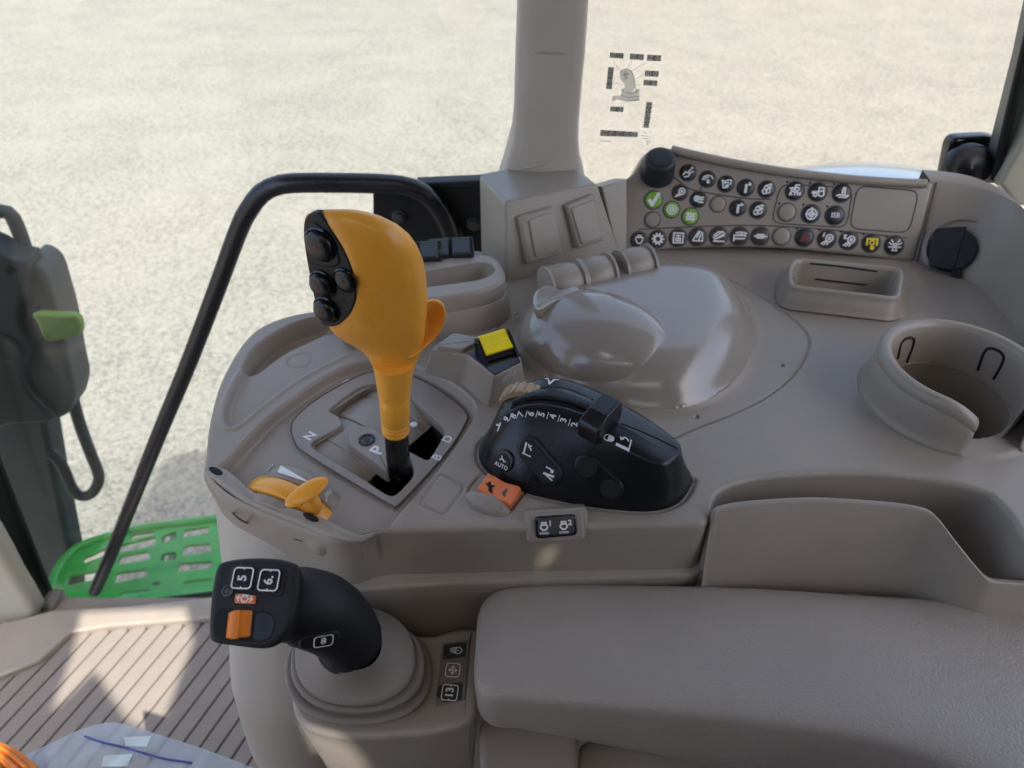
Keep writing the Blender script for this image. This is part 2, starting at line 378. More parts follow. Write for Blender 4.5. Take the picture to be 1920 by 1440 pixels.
# door sill
o = thing('door_sill', 'beige plastic door sill strip under the window seal', 'sill', P(250, 1140, FZ))
slab('sill_trim', Ps([(-80, 1190), (100, 1142), (250, 1134), (440, 1114), (560, 1105), (560, 1165), (400, 1158), (200, 1174), (130, 1186), (70, 1240), (-80, 1300)], FZ+.012), UP, .03, .006, M['taupe'], o)
# glass panes
GY = 0.90
def pane(name, l, r, zb, zt, m, lab):
    q = slab(name, [Vector((l, GY, zb)), Vector((r, GY, zb)), Vector((r, GY, zt)), Vector((l, GY, zt))], TO, .005, .0008, m, None, seg=1, back=True)
    return tag(q, lab, 'window')
xb = PY(1030, 250, GY).x
pane('window_pane', -1.6, xb, -.95, 1.02, M['glass'], 'large door window left of the centre pillar')
pane('window_pane', xb + .012, 1.25, .02, 1.02, M['glassr'], 'window behind the switch panel bearing the decal')
# roof of the cab, out of view above
o = thing('cab_roof', 'pale cab roof with added sun openings, above the view', 'roof', (0, 0, 1.03), kind='structure')
RZ = 1.05
RP = RZ
def to_roof(q, z):
    p = P(q[0], q[1], z); return p + SUN*((RP - p.z)/SUN.z)
sun_cutouts = [[to_roof(q, FZ) for q in [(158, 1142), (350, 1134), (362, 1203), (296, 1376), (268, 1366), (240, 1350), (178, 1256), (118, 1315), (92, 1334), (132, 1230)]],
         [to_roof(q, -.13) for q in [(535, 1335), (620, 1355), (648, 1372), (690, 1432), (690, 1470), (560, 1470)]],
         [to_roof(q, -.03) for q in [(1008, 1018), (1072, 1015), (1040, 1038), (1020, 1056)]],
         [to_roof(q, -.06) for q in [(1925, 1015), (1925, 1066), (1888, 1062)]]]  # added roof openings, shaped to throw the sun patches inside
ro = rnd([Vector((-1.02, -.72, RZ)), Vector((1.3, -.72, RZ)), Vector((1.3, .97, RZ)), Vector((-1.02, .97, RZ))], .15)
holeplate('headliner', ro, sun_cutouts, frame(Vector((0, 0, RZ)), Vector((1, 0, 0)), UP), .02, M['roof'], o, .002)
# window seal and dark frame at the lower left
o = thing('door_frame', 'black door frame with rubber seal at lower left', 'frame', P(110, 1140, FZ))
SY = 0.86
seal = [(-420, -400), (-260, 80), (-90, 600), (-40, 760), (0, 872), (50, 1000), (92, 1105), (104, 1126), (124, 1136), (160, 1137), (250, 1130), (330, 1122), (430, 1110), (560, 1098)]
tube('seal', PYs(seal, SY), .0062, M['seal'], o, n=70)
V = []; F = []
inner = cr(PYs(seal[:8], SY+.004), 40, False); outer = cr(PYs([(-520, -380), (-360, 120), (-190, 640), (-130, 810), (-75, 925), (-25, 1040), (30, 1130), (62, 1160)], SY-.035), 40, False)
loft('frame_edge', [inner, outer, [p + Vector((-.05, -.0, -.01)) for p in outer]], mat('frame_green_black', (.016, .030, .024), .45, spec=.45), o, closed=False)
# cream trim in the corner and its brown skirt
o = thing('corner_trim', 'cream moulded door-post trim over a brown skirt', 'trim', PY(20, 1230, .74))
cm = PYs([(-560, -300), (-400, 140), (-220, 640), (-130, 840), (-70, 930), (-12, 1010), (32, 1090), (64, 1140), (67, 1160), (52, 1190), (32, 1207), (0, 1216), (-160, 1230), (-400, 1240), (-560, 700)], .745)
slab('cream_cover', cr(cm, 60), TO, .03, .016, M['cream'], o, seg=5)
sk = PYs([(-160, 1190), (20, 1195), (75, 1140), (100, 1140), (108, 1165), (88, 1205), (62, 1240), (20, 1258), (-160, 1268)], .77)
slab('skirt', cr(sk, 60), TO, .04, .012, M['rubber'], o, seg=3)
# centre pillar
o = thing('cab_pillar', 'taupe cab pillar flaring at its foot between two windows', 'pillar', PY(1015, 362, .80))
rows = [(-420, 985, 1135), (-200, 978, 1120), (0, 971, 1106), (96, 968, 1099), (100, 967.5, 1099), (150, 966, 1094), (230, 964, 1087), (270, 960, 1086), (300, 952, 1088), (330, 944, 1092), (366, 932, 1098)]
rings = []
for py, xl, xr in rows:
    a, b = PY(xl, py, .80), PY(xr, py - (6 if py > 250 else 0), .80)
    if py > 330: b = PY(xr, py - 28, .80)
    dz = Vector((0, .07, 0)); g = Vector((.012, 0, 0)); c = Vector((0, .010, 0))
    rings.append([a + dz, a + c*1.3, a + c*.35 + g*.35, a + g*1.2, (a+b)/2 + Vector((0, -.004, 0)), b - g*1.2, b + c*.35 - g*.35, b + c*1.3, b + dz])
loft('pillar_cover', rings, M['beige'], o, closed=True, sharp=60, bvh='pillar')
for q in ([(971, 97), (1035, 99), (1099, 103)],):
    tube('cover_joint', [hit('pillar', *p)[0] + Vector((0, .0006, 0)) for p in [(974, 98), (1035, 100), (1092, 103)]], .0011, M['taupe2'], o, n=12, seg=6)
tube('crease', [hit('pillar', *p)[0] for p in [(962, 318), (985, 315), (1012, 308), (1030, 296), (1040, 278)]], .0018, M['beige'], o, n=20, seg=8)
# dark hinge plate with bolts, between door window and pillar
o = thing('hinge_plate', 'black steel plate with three bolts beside the pillar', 'plate', PY(810, 470, .87))
slab('plate', PYs([(699, 366), (705, 362), (800, 350), (935, 352), (960, 352), (960, 520), (700, 520)], .87), TO, .012, .003, M['void'], o, bvh='hplate')
slab('top_rail', PYs([(780, 344), (960, 336), (960, 352), (780, 354)], .868), TO, .02, .002, M['char'], o)
for q in ((748, 405), (888, 419), (856, 437)):
    p, n = hit('hplate', *q); lathe('bolt', [(.010, 0), (.010, .003), (.0075, .0035), (.0072, .008), (.005, .0085)], p, n, M['alu'], o, seg=10)
# grab handle
o = tag(tube('grab_handle', PYs([(852, 470), (835, 415), (805, 372), (770, 352), (720, 345), (640, 343), (560, 343), (522, 347), (492, 361), (470, 388), (448, 430), (400, 560), (350, 690), (300, 810), (250, 935), (210, 1035), (178, 1108)], .855),
    .0128, M['tubeb'], None, seg=16, n=90), 'bent black tubular grab handle beside the door', 'handle')
# outside: lamp bracket / post at far left
o = thing('mirror_post', 'dark grey post outside the door window at far left', 'post', PY(70, 1130, 1.12))
slab('post', PYs([(-120, 700), (70, 700), (86, 800), (104, 900), (122, 985), (138, 1060), (142, 1140), (130, 1300), (-120, 1300)], 1.15), TO, .06, .012, M['post'], o)
tube('tube_loop', PYs([(-30, 402), (0, 396), (18, 400), (32, 425), (48, 470), (75, 560), (104, 640), (128, 715), (148, 790), (170, 850), (184, 885), (184, 905), (172, 925), (152, 930), (135, 915), (120, 880), (104, 856), (95, 850)], 1.13), .0125, M['post'], o, n=90)
o = thing('lamp_housing', 'charcoal housing with a green lever outside at far left', 'housing', PY(60, 790, 1.1))
slab('side_cover', rnd(PYs([(40, 492), (62, 495), (84, 512), (95, 545), (112, 600), (130, 690), (141, 735), (131, 777), (98, 792), (40, 780)], 1.09), .02), TO, .07, .01, M['greyside'], o, bvh='sidec')
slab('front_cover', cr(PYs([(-60, 486), (20, 487), (48, 491), (52, 510), (44, 560), (36, 590), (40, 615), (54, 640), (56, 668), (44, 705), (55, 735), (80, 765), (98, 790), (20, 797), (-60, 797)], 1.07), 70), TO, .05, .008, M['char'], o, bvh='frontc')
p, n = hit('frontc', 20, 507); lathe('screw', [(.008, 0), (.008, .002), (.005, .0022), (.005, .0005), (.001, .0004)], p, n, M['blackm'], o, seg=14)
p, n = hit('frontc', 8, 652); lathe('boss', [(.036, 0), (.036, .003), (.030, .005), (.024, .0035), (.004, .003)], p, n, M['char'], o, seg=28)
slab('green_lever', cr(PYs([(60, 588), (100, 588), (135, 590), (146, 600), (149, 618), (143, 630), (110, 638), (88, 641), (78, 630), (70, 610)], 1.05), 40), Vector((.1, -1, .35)), .02, .006, M['olivegreen'], o)
slab('lever_slot', PYs([(46, 600), (74, 566), (80, 600), (84, 636), (66, 645), (56, 625)], 1.068), Vector((.1, -1, .1)), .012, .002, M['void'], o)
# green step platform outside, below the sill
o = thing('step_platform', 'bright green slotted steel step platform below the door', 'step', P(250, 1050, -1.16))
SZ = -1.12
out = rnd(Ps([(70, 1180), (98, 1075), (125, 1035), (160, 1012), (250, 990), (330, 978), (470, 962), (480, 1180)], SZ), .03)
holes = []
for q in ([(150, 1058), (196, 1040), (290, 1022), (292, 1005), (190, 1030), (155, 1046)], [(218, 1058), (280, 1048), (278, 1032), (225, 1042)], [(302, 1018), (330, 1008), (330, 996), (303, 1004)],
          [(340, 1008), (392, 998), (392, 986), (345, 993)], [(338, 1042), (395, 1034), (395, 1018), (345, 1022)], [(215, 1092), (275, 1080), (276, 1066), (216, 1074)], [(330, 1072), (396, 1064), (396, 1052), (334, 1056)], [(122, 1098), (176, 1086), (182, 1070), (130, 1078)], [(240, 1012), (288, 1002), (288, 995), (246, 1002)], [(300, 1052), (330, 1048), (330, 1034), (304, 1038)], [(340, 1110), (398, 1100), (398, 1084), (344, 1090)], [(220, 1122), (280, 1112), (280, 1104), (224, 1110)], [(285, 1098), (300, 1096), (300, 1090), (285, 1092)]):
    holes.append(rnd(Ps(q, SZ), .008))
holeplate('step_plate', out, holes, frame(P(250, 1050, SZ), Vector((1, 0, 0)), UP), .012, M['paintgreen'], o, .003)
rim = cr(Ps([(92, 1140), (104, 1078), (130, 1040), (165, 1018), (250, 994), (330, 982), (470, 966)], SZ), 40, False)
tube('rim', rim, .012, M['paintgreen'], o, smooth=False, seg=10)
for q in ((300, 1000, 300, 1100), (330, 985, 318, 1100)):
    tube('bracket', [P(q[0], q[1], SZ-.02), P(q[2], q[3], SZ-.02)], .012, mat('step_bracket', (.10, .20, .12), .4), o, n=4, seg=8)
slab('lower_step', Ps([(150, 1100), (300, 1075), (420, 1060), (420, 1150), (150, 1180)], SZ-.28), UP, .03, .01, M['paintgreen'], o)
# rear fender outside
c = PY(1640, 506, 1.55); V = []; F = []; nu, nv = 40, 16
for i in range(nu+1):
    for j in range(nv+1):
        a = math.pi*i/nu; t = j/nv
        V.append(c + Vector((-.42*math.cos(a), (t-.3)*.35, .215*math.sin(a)**.8 - .03*(2*t-1)**2)))
for i in range(nu):
    for j in range(nv): F.append((i*(nv+1)+j, (i+1)*(nv+1)+j, (i+1)*(nv+1)+j+1, i*(nv+1)+j+1))
o = mk('rear_fender', V, F, M['fender'], None); tag(o, 'curved dark rear fender outside with reflected sky blue in its colour', 'fender')
sm = o.modifiers.new('s', 'SOLIDIFY'); sm.thickness = .006
# right window frame with latch
o = thing('window_frame', 'slanted grey window frame with black gasket at right edge', 'frame', PY(1880, 340, .84))
slab('frame_bar', PYs([(1960, -60), (2060, -60), (1990, 150), (1915, 345), (1860, 345), (1885, 250), (1922, 110)], .835), Vector((-.1, -1, .1)), .03, .004, mat('frame_grey', (.20, .20, .185), .45), o)
tube('gasket', PYs([(1964, -80), (1922, 95), (1893, 215), (1866, 335)], .832), .0055, M['seal'], o, n=12, seg=8)
tube('gasket', PYs([(2040, -20), (1960, 170), (1915, 270), (1874, 345)], .825), .0045, M['seal'], o, n=12, seg=8)
slab('post_trim', PYs([(2000, 60), (2200, 60), (2200, 420), (1905, 385), (1874, 345), (1920, 262)], .81), Vector((-.2, -1, .1)), .04, .004, M['cream'], o)
o = thing('window_latch', 'black window latch with a round knob by the right frame', 'latch', PY(1820, 330, .86))
slab('latch_plate', rnd(PYs([(1766, 345), (1780, 272), (1790, 258), (1858, 254), (1880, 262), (1868, 345)], .868), .008), Vector((-.1, -1, .1)), .02, .004, M['blackg'], o)
lathe('latch_knob', [(.029, 0), (.029, .012), (.026, .016), (.018, .0165), (.006, .0155), (.004, .017)], PY(1808, 312, .855), Vector((-.1, -1, .25)), M['black'], o, seg=32)
# decal on the glass: joystick function chart
SG = GY - .0012; DZ = Vector((0, -1, 0))
o = thing('window_decal', 'joystick function chart decal stuck on the window', 'decal', PY(1180, 265, SG))
def dq(name, q, m, dy=0): return mk(name, PYs(q, SG - dy), [tuple(range(len(q)))], m, o, False)
def zq(l): return [(1080 + x/6.2625, 70 + y/6.2625) for x, y in l]
boxes = [([(400, 178), (560, 186), (556, 250), (395, 240)], 2), ([(636, 190), (798, 200), (793, 268), (630, 258)], 2), ([(838, 203), (1000, 212), (994, 282), (832, 272)], 2), ([(812, 388), (972, 397), (966, 465), (806, 455)], 2), ([(796, 498), (956, 508), (950, 572), (790, 562)], 2),
         ([(378, 350), (446, 353), (420, 608), (354, 603)], -4), ([(404, 812), (558, 818), (554, 878), (400, 870)], 2), ([(828, 758), (898, 762), (854, 1064), (790, 1060)], -5), ([(288, 1086), (728, 1112), (722, 1172), (284, 1158)], 5)]
for bi, (q, k) in enumerate(boxes):
    bo = dq('chart_box', zq(q), M['stickdk'])
    c4 = [Vector(zq([p])[0]) for p in q]
    rr = random.Random(bi)
    for j in range(abs(k)):
        if bi == 0 and j == 1: continue
        t = (j + .5)/abs(k)
        if k > 0: cc = (c4[0].lerp(c4[1], t) + c4[3].lerp(c4[2], t))/2; hh = (c4[3]-c4[0]).length*.36
        else: cc = (c4[0].lerp(c4[3], t) + c4[1].lerp(c4[2], t))/2; hh = (c4[1]-c4[0]).length*.34
        f = frame(PY(cc.x, cc.y, SG - .0003), Vector((1, 0, 0)), DZ); s = hh*pxsize(f[0])
        L = [rect(-1, -.8, 1, .8)] if (j % 2 == 0) else [arc(0, 0, .85)]
        L += [[(rr.uniform(-.7, .7), rr.uniform(-.6, .6)) for _ in range(4)]]
        if bi < 5 and j % 2 == 0: L += [[(0, -.5), (0, .5)]]
        icon('chart_symbol', L, f, s, M['graypr'], o, .28)
jg = lambda l: zq(l)
dq('chart_joystick', jg([(515, 420), (530, 390), (570, 372), (620, 375), (648, 395), (675, 450), (690, 520), (694, 580), (690, 610), (640, 655), (590, 640), (575, 600), (565, 545), (535, 515), (515, 470)]), M['sepia'], .0002)
dq('chart_base', jg([(540, 605), (575, 590), (600, 635), (650, 645), (690, 630), (705, 595), (742, 620), (742, 680), (748, 730), (690, 752), (600, 745), (505, 725), (430, 748), (436, 690), (525, 680)]), M['sepia'], .0001)
L = [[(515, 420), (530, 390), (570, 372), (620, 375), (648, 395), (675, 450), (690, 520), (694, 590)], [(535, 605), (560, 640), (630, 660), (700, 640), (745, 610)], [(525, 680), (620, 705), (742, 690)], [(505, 725), (600, 748), (748, 735)], [(565, 400), (580, 500)], [(590, 395), (600, 490)], [(540, 440), (630, 430)], [(436, 690), (425, 748)]]
f = frame(PY(1080, 70, SG - .0005), Vector((1, 0, 0)), DZ); kx = pxsize(f[0])/6.2625
def chart_lines(name, L, m, wd):
    pts = [[((lambda v: ((v - f[0]).dot(f[1]), (v - f[0]).dot(f[2])))(PY(*zq([p])[0], SG))) for p in ln] for ln in L]
    V, F = strokes_vf(pts, wd); mk(name, [fr(f, x, y, 0) for x, y in V], F, m, o, False)
LDR = film('decal_leader', (.5, .4, .3), .7)
chart_lines('chart_outline', L, M['stickdk'], .0007)
for ln in [[(430, 260), (505, 385)], [(655, 270), (605, 360)], [(835, 290), (665, 385)], [(785, 440), (700, 490)], [(770, 545), (705, 560)], [(445, 540), (520, 540)]]: chart_lines('chart_leader', [ln], LDR, .0006)
for ln in ([(800, 1110), (815, 1125)], [(760, 1150), (850, 1160)], [(790, 1190), (870, 1185)], [(820, 1215), (870, 1220), (840, 1260), (825, 1220)], [(295, 1218), (405, 1220)]): chart_lines('chart_note', [ln], M['sepia'], .0012)

# driver's seat and cab walls out of view, added to shade the console front
o = thing('driver_seat', 'dark fabric driver seat beside the armrest, below the view', 'seat', (0, -.12, -.8))
dk_ = mat('seat_fabric', (.05, .05, .052), .9, .0004, 500, .2)
slab('cushion', rnd([Vector((-.34, -.36, -.34)), Vector((.24, -.36, -.34)), Vector((.24, .12, -.34)), Vector((-.34, .12, -.34))], .06), UP, .14, .03, dk_, o, back=True)
slab('backrest', rnd([Vector((.24, -.36, -.34)), Vector((.24, .12, -.34)), Vector((.38, .10, .72)), Vector((.38, -.34, .72))], .06), Vector((-1, 0, .12)), .12, .03, dk_, o, back=True)  # back made extra tall to block light from the rear
slab('pedestal', [Vector((-.15, -.25, -.47)), Vector((.15, -.25, -.47)), Vector((.15, .05, -.47)), Vector((-.15, .05, -.47))], UP, .32, .01, dk_, o)
o = thing('far_door_blocker', 'far door panel raised full height as light blocker, behind the view', 'door', (0, -.75, -.8))
slab('door_light_block', [Vector((-1.0, -.75, -.8)), Vector((1.25, -.75, -.8)), Vector((1.25, -.75, 1.0)), Vector((-1.0, -.75, 1.0))], Vector((0, 1, 0)), .04, .01, dk_, o, back=True)  # made opaque to full height to keep side light off the console
o = thing('rear_wall', 'taupe rear cab wall beyond the right edge', 'wall', (1.25, 0, -.8))
slab('wall_panel', [Vector((1.25, -.75, -.8)), Vector((1.25, .9, -.8)), Vector((1.25, .9, .12)), Vector((1.25, -.75, .12))], Vector((-1, 0, 0)), .04, .01, M['taupe2'], o, back=True)
# ---------------------------------------------------------------- side console
con = thing('side_console', 'taupe moulded side console with cup holder, tray and bin', 'console', (0.12, .5, -.8))
def sdf(X, Y, poly):
    p = np.array([(v.x, v.y) for v in poly]); q = np.roll(p, -1, 0)
    D = np.full(X.shape, 1e9); S = np.zeros(X.shape, bool)
    for (ax, ay), (bx, by) in zip(p, q):
        ex, ey = bx-ax, by-ay; wx, wy = X-ax, Y-ay
        t = np.clip((wx*ex+wy*ey)/(ex*ex+ey*ey+1e-18), 0, 1)
        D = np.minimum(D, (wx-ex*t)**2 + (wy-ey*t)**2)
        S ^= ((ay > Y) != (by > Y)) & (X < (bx-ax)*(Y-ay)/((by-ay)+1e-18)+ax)
    D = np.sqrt(D); return np.where(S, -D, D)
def ldist(X, Y, pts):
    D = np.full(X.shape, 1e9)
    for a, b in zip(pts[:-1], pts[1:]):
        ex, ey = b.x-a.x, b.y-a.y; wx, wy = X-a.x, Y-a.y
        t = np.clip((wx*ex+wy*ey)/(ex*ex+ey*ey+1e-18), 0, 1); D = np.minimum(D, (wx-ex*t)**2 + (wy-ey*t)**2)
    return np.sqrt(D)
ss = lambda t: (lambda u: u*u*(3-2*u))(np.clip(t, 0, 1))
def blur(A, n):
    for _ in range(n):
        A = (np.roll(A, 1, 0) + 2*A + np.roll(A, -1, 0))/4; A = (np.roll(A, 1, 1) + 2*A + np.roll(A, -1, 1))/4
    return A
OUT = [(704, 997), (800, 994), (960, 990), (1150, 987), (1300, 984), (1322, 979), (1334, 962), (1340, 938), (1352, 920), (1385, 905), (1450, 893), (1600, 886), (1750, 899), (1840, 920), (1868, 936), (1895, 965), (1960, 1040), (2150, 1040), (2150, 700), (1980, 480), (1720, 440), (1180, 440), (960, 470), (820, 470), (700, 552), (640, 570), (592, 581), (540, 591), (495, 608), (465, 630), (437, 668), (410, 722), (392, 790), (385, 850), (384, 886), (415, 922), (470, 953), (560, 990), (640, 1014)]
outw = Ps(OUT)
G_ = 0.00125
xs = np.arange(-.285, .53, G_); ys = np.arange(.285, .80, G_); X, Y = np.meshgrid(xs, ys)
outline = cr(outw, 420)
d = sdf(X, Y, outline); r = .0045
t = np.clip((d + r)/r, 0, 1)
Z = np.where(d < 0, -(r - np.sqrt(np.maximum(r*r - (t*r)**2*.97, 0))), -(r*.83) - np.maximum(d, 0)*8)
Z = np.maximum(Z, -.125)
def region(poly, n=120, smooth=True, z=0.0): return cr(Ps(poly, z), n) if smooth else rnd(Ps(poly, z), .006)
# gear recess
grec = region([(404, 884), (430, 862), (476, 812), (523, 768), (600, 713), (652, 687), (705, 676), (770, 684), (838, 714), (878, 745), (888, 766), (882, 790), (815, 884), (733, 977), (715, 1030), (560, 1030), (450, 960), (395, 905)], 150)
dg_ = sdf(X, Y, grec); Z -= .011*ss((.0025 - dg_)/.005)
# left shallow trough and deep pocket
tr = region([(424, 788), (427, 757), (452, 705), (480, 683), (555, 636), (650, 606), (720, 596), (730, 630), (650, 662), (560, 708), (490, 758), (440, 798)], 100)
dt = sdf(X, Y, tr); Z -= .006*ss((.002 - dt)/.005); Z += .0016*np.exp(-((dt-.004)/.0028)**2)*(dg_ > .006)
pk = region([(456, 694), (462, 672), (490, 640), (545, 608), (600, 592), (650, 584), (660, 592), (600, 622), (530, 655), (480, 690)], 90)
dp = sdf(X, Y, pk); Z -= .022*ss((.0015 - dp)/.006)
# round plug outline, square blank, seams and screw holes
pc = P(560, 668); Z -= .0012*np.exp(-((np.hypot(X-pc.x, Y-pc.y)-.0115)/.0009)**2)
dsq = sdf(X, Y, rnd(Ps([(783, 944), (826, 888), (873, 912), (832, 966)]), .005)); Z -= .0014*np.exp(-(dsq/.0009)**2)
drr = sdf(X, Y, rnd(Ps([(872, 922), (903, 884), (990, 915), (956, 962)]), .006)); Z -= .0035*ss((.001 - drr)/.003)
seam = cr(Ps([(1262, 822), (1300, 804), (1370, 777), (1440, 742), (1490, 700), (1514, 660), (1517, 636), (1505, 615), (1470, 584), (1410, 545), (1350, 517), (1300, 500), (1240, 485)]), 120, False)
Z -= .0022*np.exp(-(ldist(X, Y, seam)/.0010)**2)
seam2 = cr(Ps([(1010, 555), (985, 567), (955, 590), (935, 610), (918, 632)]), 40, False); Z -= .0022*np.exp(-(ldist(X, Y, seam2)/.0010)**2)
for q in ((1467, 685), (1306, 782), (969, 590), (986, 668)):
    c = P(*q); Z -= .004*ss((.0021 - np.hypot(X-c.x, Y-c.y))/.0012)
# pod seat groove
# dome cover with its soft base fillet
dome = region([(972, 684), (1038, 728), (1128, 762), (1232, 777), (1320, 762), (1385, 712), (1412, 650), (1408, 600), (1380, 552), (1310, 524), (1180, 516), (1060, 535), (990, 580), (958, 630)], 120)
dd = sdf(X, Y, dome); hd = .043*(1-(1-np.clip(-dd/.056, 0, 1))**2.5); hd = blur(hd, 46)
# broad raised apron round the dome
Z += hd
# cup seat and tray seat openings are cut away
cupC_pts = Ps([(1660, 651), (1672, 629), (1715, 607), (1761, 602), (1822, 611), (1877, 632), (1700, 712), (1745, 736), (1800, 752)], .045)
A_ = np.array([[2*p.x, 2*p.y, 1] for p in cupC_pts]); b_ = np.array([p.x**2+p.y**2 for p in cupC_pts])
sol = np.linalg.lstsq(A_, b_, rcond=None)[0]; CC = Vector((sol[0], sol[1], 0)); CRAD = math.sqrt(sol[2]+sol[0]**2+sol[1]**2)
print('CUP', CC, CRAD)
dc = np.hypot(X-CC.x, Y-CC.y)
apron = CRAD + .010
Z += .002*ss((apron + .004 - dc)/.008)
traybase = rnd(Ps([(1462, 560), (1474, 505), (1700, 525), (1690, 596)], 0), .012)
dtb = sdf(X, Y, traybase); Z += .005*ss((.006 - dtb)/.012)
pod_base = [(899, 838), (905, 872), (955, 910), (1030, 932), (1130, 950), (1225, 955), (1275, 938), (1299, 902)]
pod_top = [(926, 800, .028), (938, 795, .034), (975, 781, .045), (1040, 786, .0495), (1110, 818, .0475), (1180, 852, .0435), (1238, 874, .039), (1268, 862, .036), (1277, 840, .036), (1256, 814, .038), (1195, 771, .043), (1100, 722, .0485), (1030, 707, .0495), (968, 726, .044), (936, 766, .034)]
pod_t = [P(*q) for q in pod_top]; pc_ = sum(pod_t, Vector())/len(pod_t)
pod_b = Ps(pod_base)
for q in pod_t[8:]:
    e = q - pc_; e.z = 0; pod_b.append(Vector((q.x, q.y, 0)) + e.normalized()*.008)
pod_out = cr(pod_b, 120)
dpo = sdf(X, Y, pod_out); Z -= .003*np.exp(-((dpo-.001)/.0022)**2)
hole = rnd(Ps([(622, 764), (678, 726), (712, 714), (765, 722), (800, 748), (838, 795), (838, 810), (803, 864), (764, 842), (780, 888), (738, 932), (700, 912), (583, 840), (586, 828), (640, 800), (634, 780), (612, 772)], -.0075), .006)
dh = sdf(X, Y, hole)
ny, nx = X.shape
V = np.stack([X, Y, Z], -1).reshape(-1, 3)
keep = (d < .0008) & (dc > CRAD - .012) & (dtb > -.012) & (dh > -.002)
k4 = keep[:-1, :-1] & keep[1:, :-1] & keep[:-1, 1:] & keep[1:, 1:]
idx = np.arange(ny*nx).reshape(ny, nx)
Fq = np.stack([idx[:-1, :-1][k4], idx[:-1, 1:][k4], idx[1:, 1:][k4], idx[1:, :-1][k4]], 1)
used = np.zeros(ny*nx, int); used[Fq.ravel()] = 1; remap = np.cumsum(used)-1
V = V[used > 0]; Fq = remap[Fq]
c0 = np.array([.12, .5, -.1])
me = bpy.data.meshes.new('deck'); me.vertices.add(len(V)); me.vertices.foreach_set('co', (V-c0).astype(np.float32).ravel())
me.loops.add(Fq.size); me.loops.foreach_set('vertex_index', Fq.ravel().astype(np.int32)); me.polygons.add(len(Fq))
me.polygons.foreach_set('loop_start', np.arange(0, Fq.size, 4, dtype=np.int32)); me.polygons.foreach_set('use_smooth', np.ones(len(Fq), bool)); me.update(); me.validate()
wall = [[p + UP*(z - .00012) for p in inset(outline, UP, -dd0)] for dd0, z in ((-.0022, -.0006), (-.001, -.0016), (-.0003, -.0027), (.0, -.0037), (.0003, -.0060), (.0006, -.02), (.0010, -.125))]
loft('deck_edge', wall, M['taupe'], con)
me.materials.append(M['taupe']); ob = bpy.data.objects.new('deck', me); put(ob, con, Vector(c0))
# coarse ray-cast copy of the deck for placing details
st = 3; sub = idx[::st, ::st]
Zs, Xs, Ys = Z[::st, ::st], X[::st, ::st], Y[::st, ::st]; h2, w2 = Zs.shape; id2 = np.arange(h2*w2).reshape(h2, w2)
BVH['deck'] = BVHTree.FromPolygons([Vector(v) for v in np.stack([Xs, Ys, Zs], -1).reshape(-1, 3)], [tuple(q) for q in np.stack([id2[:-1, :-1], id2[:-1, 1:], id2[1:, 1:], id2[1:, :-1]], -1).reshape(-1, 4).tolist()])
# glossy palm shell on the dome
def ellip(name, c, ax, ay, az, m, parent, zcut=-1, bvh=None, pw=2.0, nu=48, nv=24):
    V, F = [], []
    for j in range(nv+1):
        ph = -math.pi/2 + math.pi*j/nv
        for i in range(nu):
            th = 2*math.pi*i/nu
            sg = lambda v: math.copysign(abs(v)**(2/pw), v)
            V.append(c + ax*(sg(math.cos(ph))*sg(math.cos(th))) + ay*(sg(math.cos(ph))*sg(math.sin(th))) + az*sg(math.sin(ph)))
    for j in range(nv):
        for i in range(nu): F.append((j*nu+i, j*nu+(i+1) % nu, (j+1)*nu+(i+1) % nu, (j+1)*nu+i))
    return mk(name, V, F, m, parent, True, None, bvh)
# the dome is a glossy cover: same height field, slightly proud, its own part
dk = (dd < .004)
Zd = Z + .00025; Zd = np.where(dd > -.0005, Z - .003, Zd)
k4 = dk[:-1, :-1] & dk[1:, :-1] & dk[:-1, 1:] & dk[1:, 1:]
Fd = np.stack([idx[:-1, :-1][k4], idx[:-1, 1:][k4], idx[1:, 1:][k4], idx[1:, :-1][k4]], 1)
us = np.zeros(ny*nx, int); us[Fd.ravel()] = 1; rm = np.cumsum(us)-1
Vd = np.stack([X, Y, Zd], -1).reshape(-1, 3)[us > 0]
mk('dome_cover', [tuple(v) for v in Vd], [tuple(q) for q in rm[Fd].tolist()], M['taupe_gloss'], con, True, None, 'dome', fix=False)
ec = P(1114, 648, .013); ax = (P(1262, 716, .02) - P(978, 612, .02))/2; ax.z = 0; ay = Vector((-ax.y, ax.x, 0)).normalized()
ellip('palm_shell', ec, ax*1.0, ay*.057 + Vector((0, 0, .010)), Vector((0, -.008, .046)), M['taupe_gloss'], con, bvh='shell', pw=2.1)
# barrels behind the dome
ba, bb = P(1024, 538, .038), P(1212, 494, .038)
bdir = (bb-ba).normalized(); L_ = (bb-ba).length
def barrel(t0, t1, tilt=0):
    a = ba + bdir*L_*t0; b = ba + bdir*L_*t1; u = UP; v = bdir.cross(u).normalized()
    rings = []
    for k in range(9):
        s = k/8; rr = .0185 + .002*math.sin(math.pi*s); c = a.lerp(b, s)
        rings.append([c + (v*math.cos(math.radians(g)) + u*math.sin(math.radians(g)))*rr for g in range(-30, 211, 12)])
    q = loft('barrel', rings, M['taupe2'], con, closed=True, cap0=True, cap1=True, sharp=50)
    for c in (a - bdir*.0015, b + bdir*.0015):
        pts = [c + (v*math.cos(math.radians(g)) + u*math.sin(math.radians(g)))*.0215 for g in range(-40, 221, 10)]
        w_ = slab('barrel_flange', [p + bdir*.0012 for p in pts], bdir, .0028, .0007, M['taupe2'], q, seg=2, back=True)
barrel(.02, .30); barrel(.345, .60); barrel(.74, 1.0)
slab('hinge_cheek', rnd(PPs([(1013, 535), (1024, 496), (1040, 508), (1060, 545), (1030, 575)], (P(1035, 530, .04), Vector((-.75, -.6, .2)))), .004), Vector((-.75, -.6, .2)), .006, .0015, M['taupe2'], con)
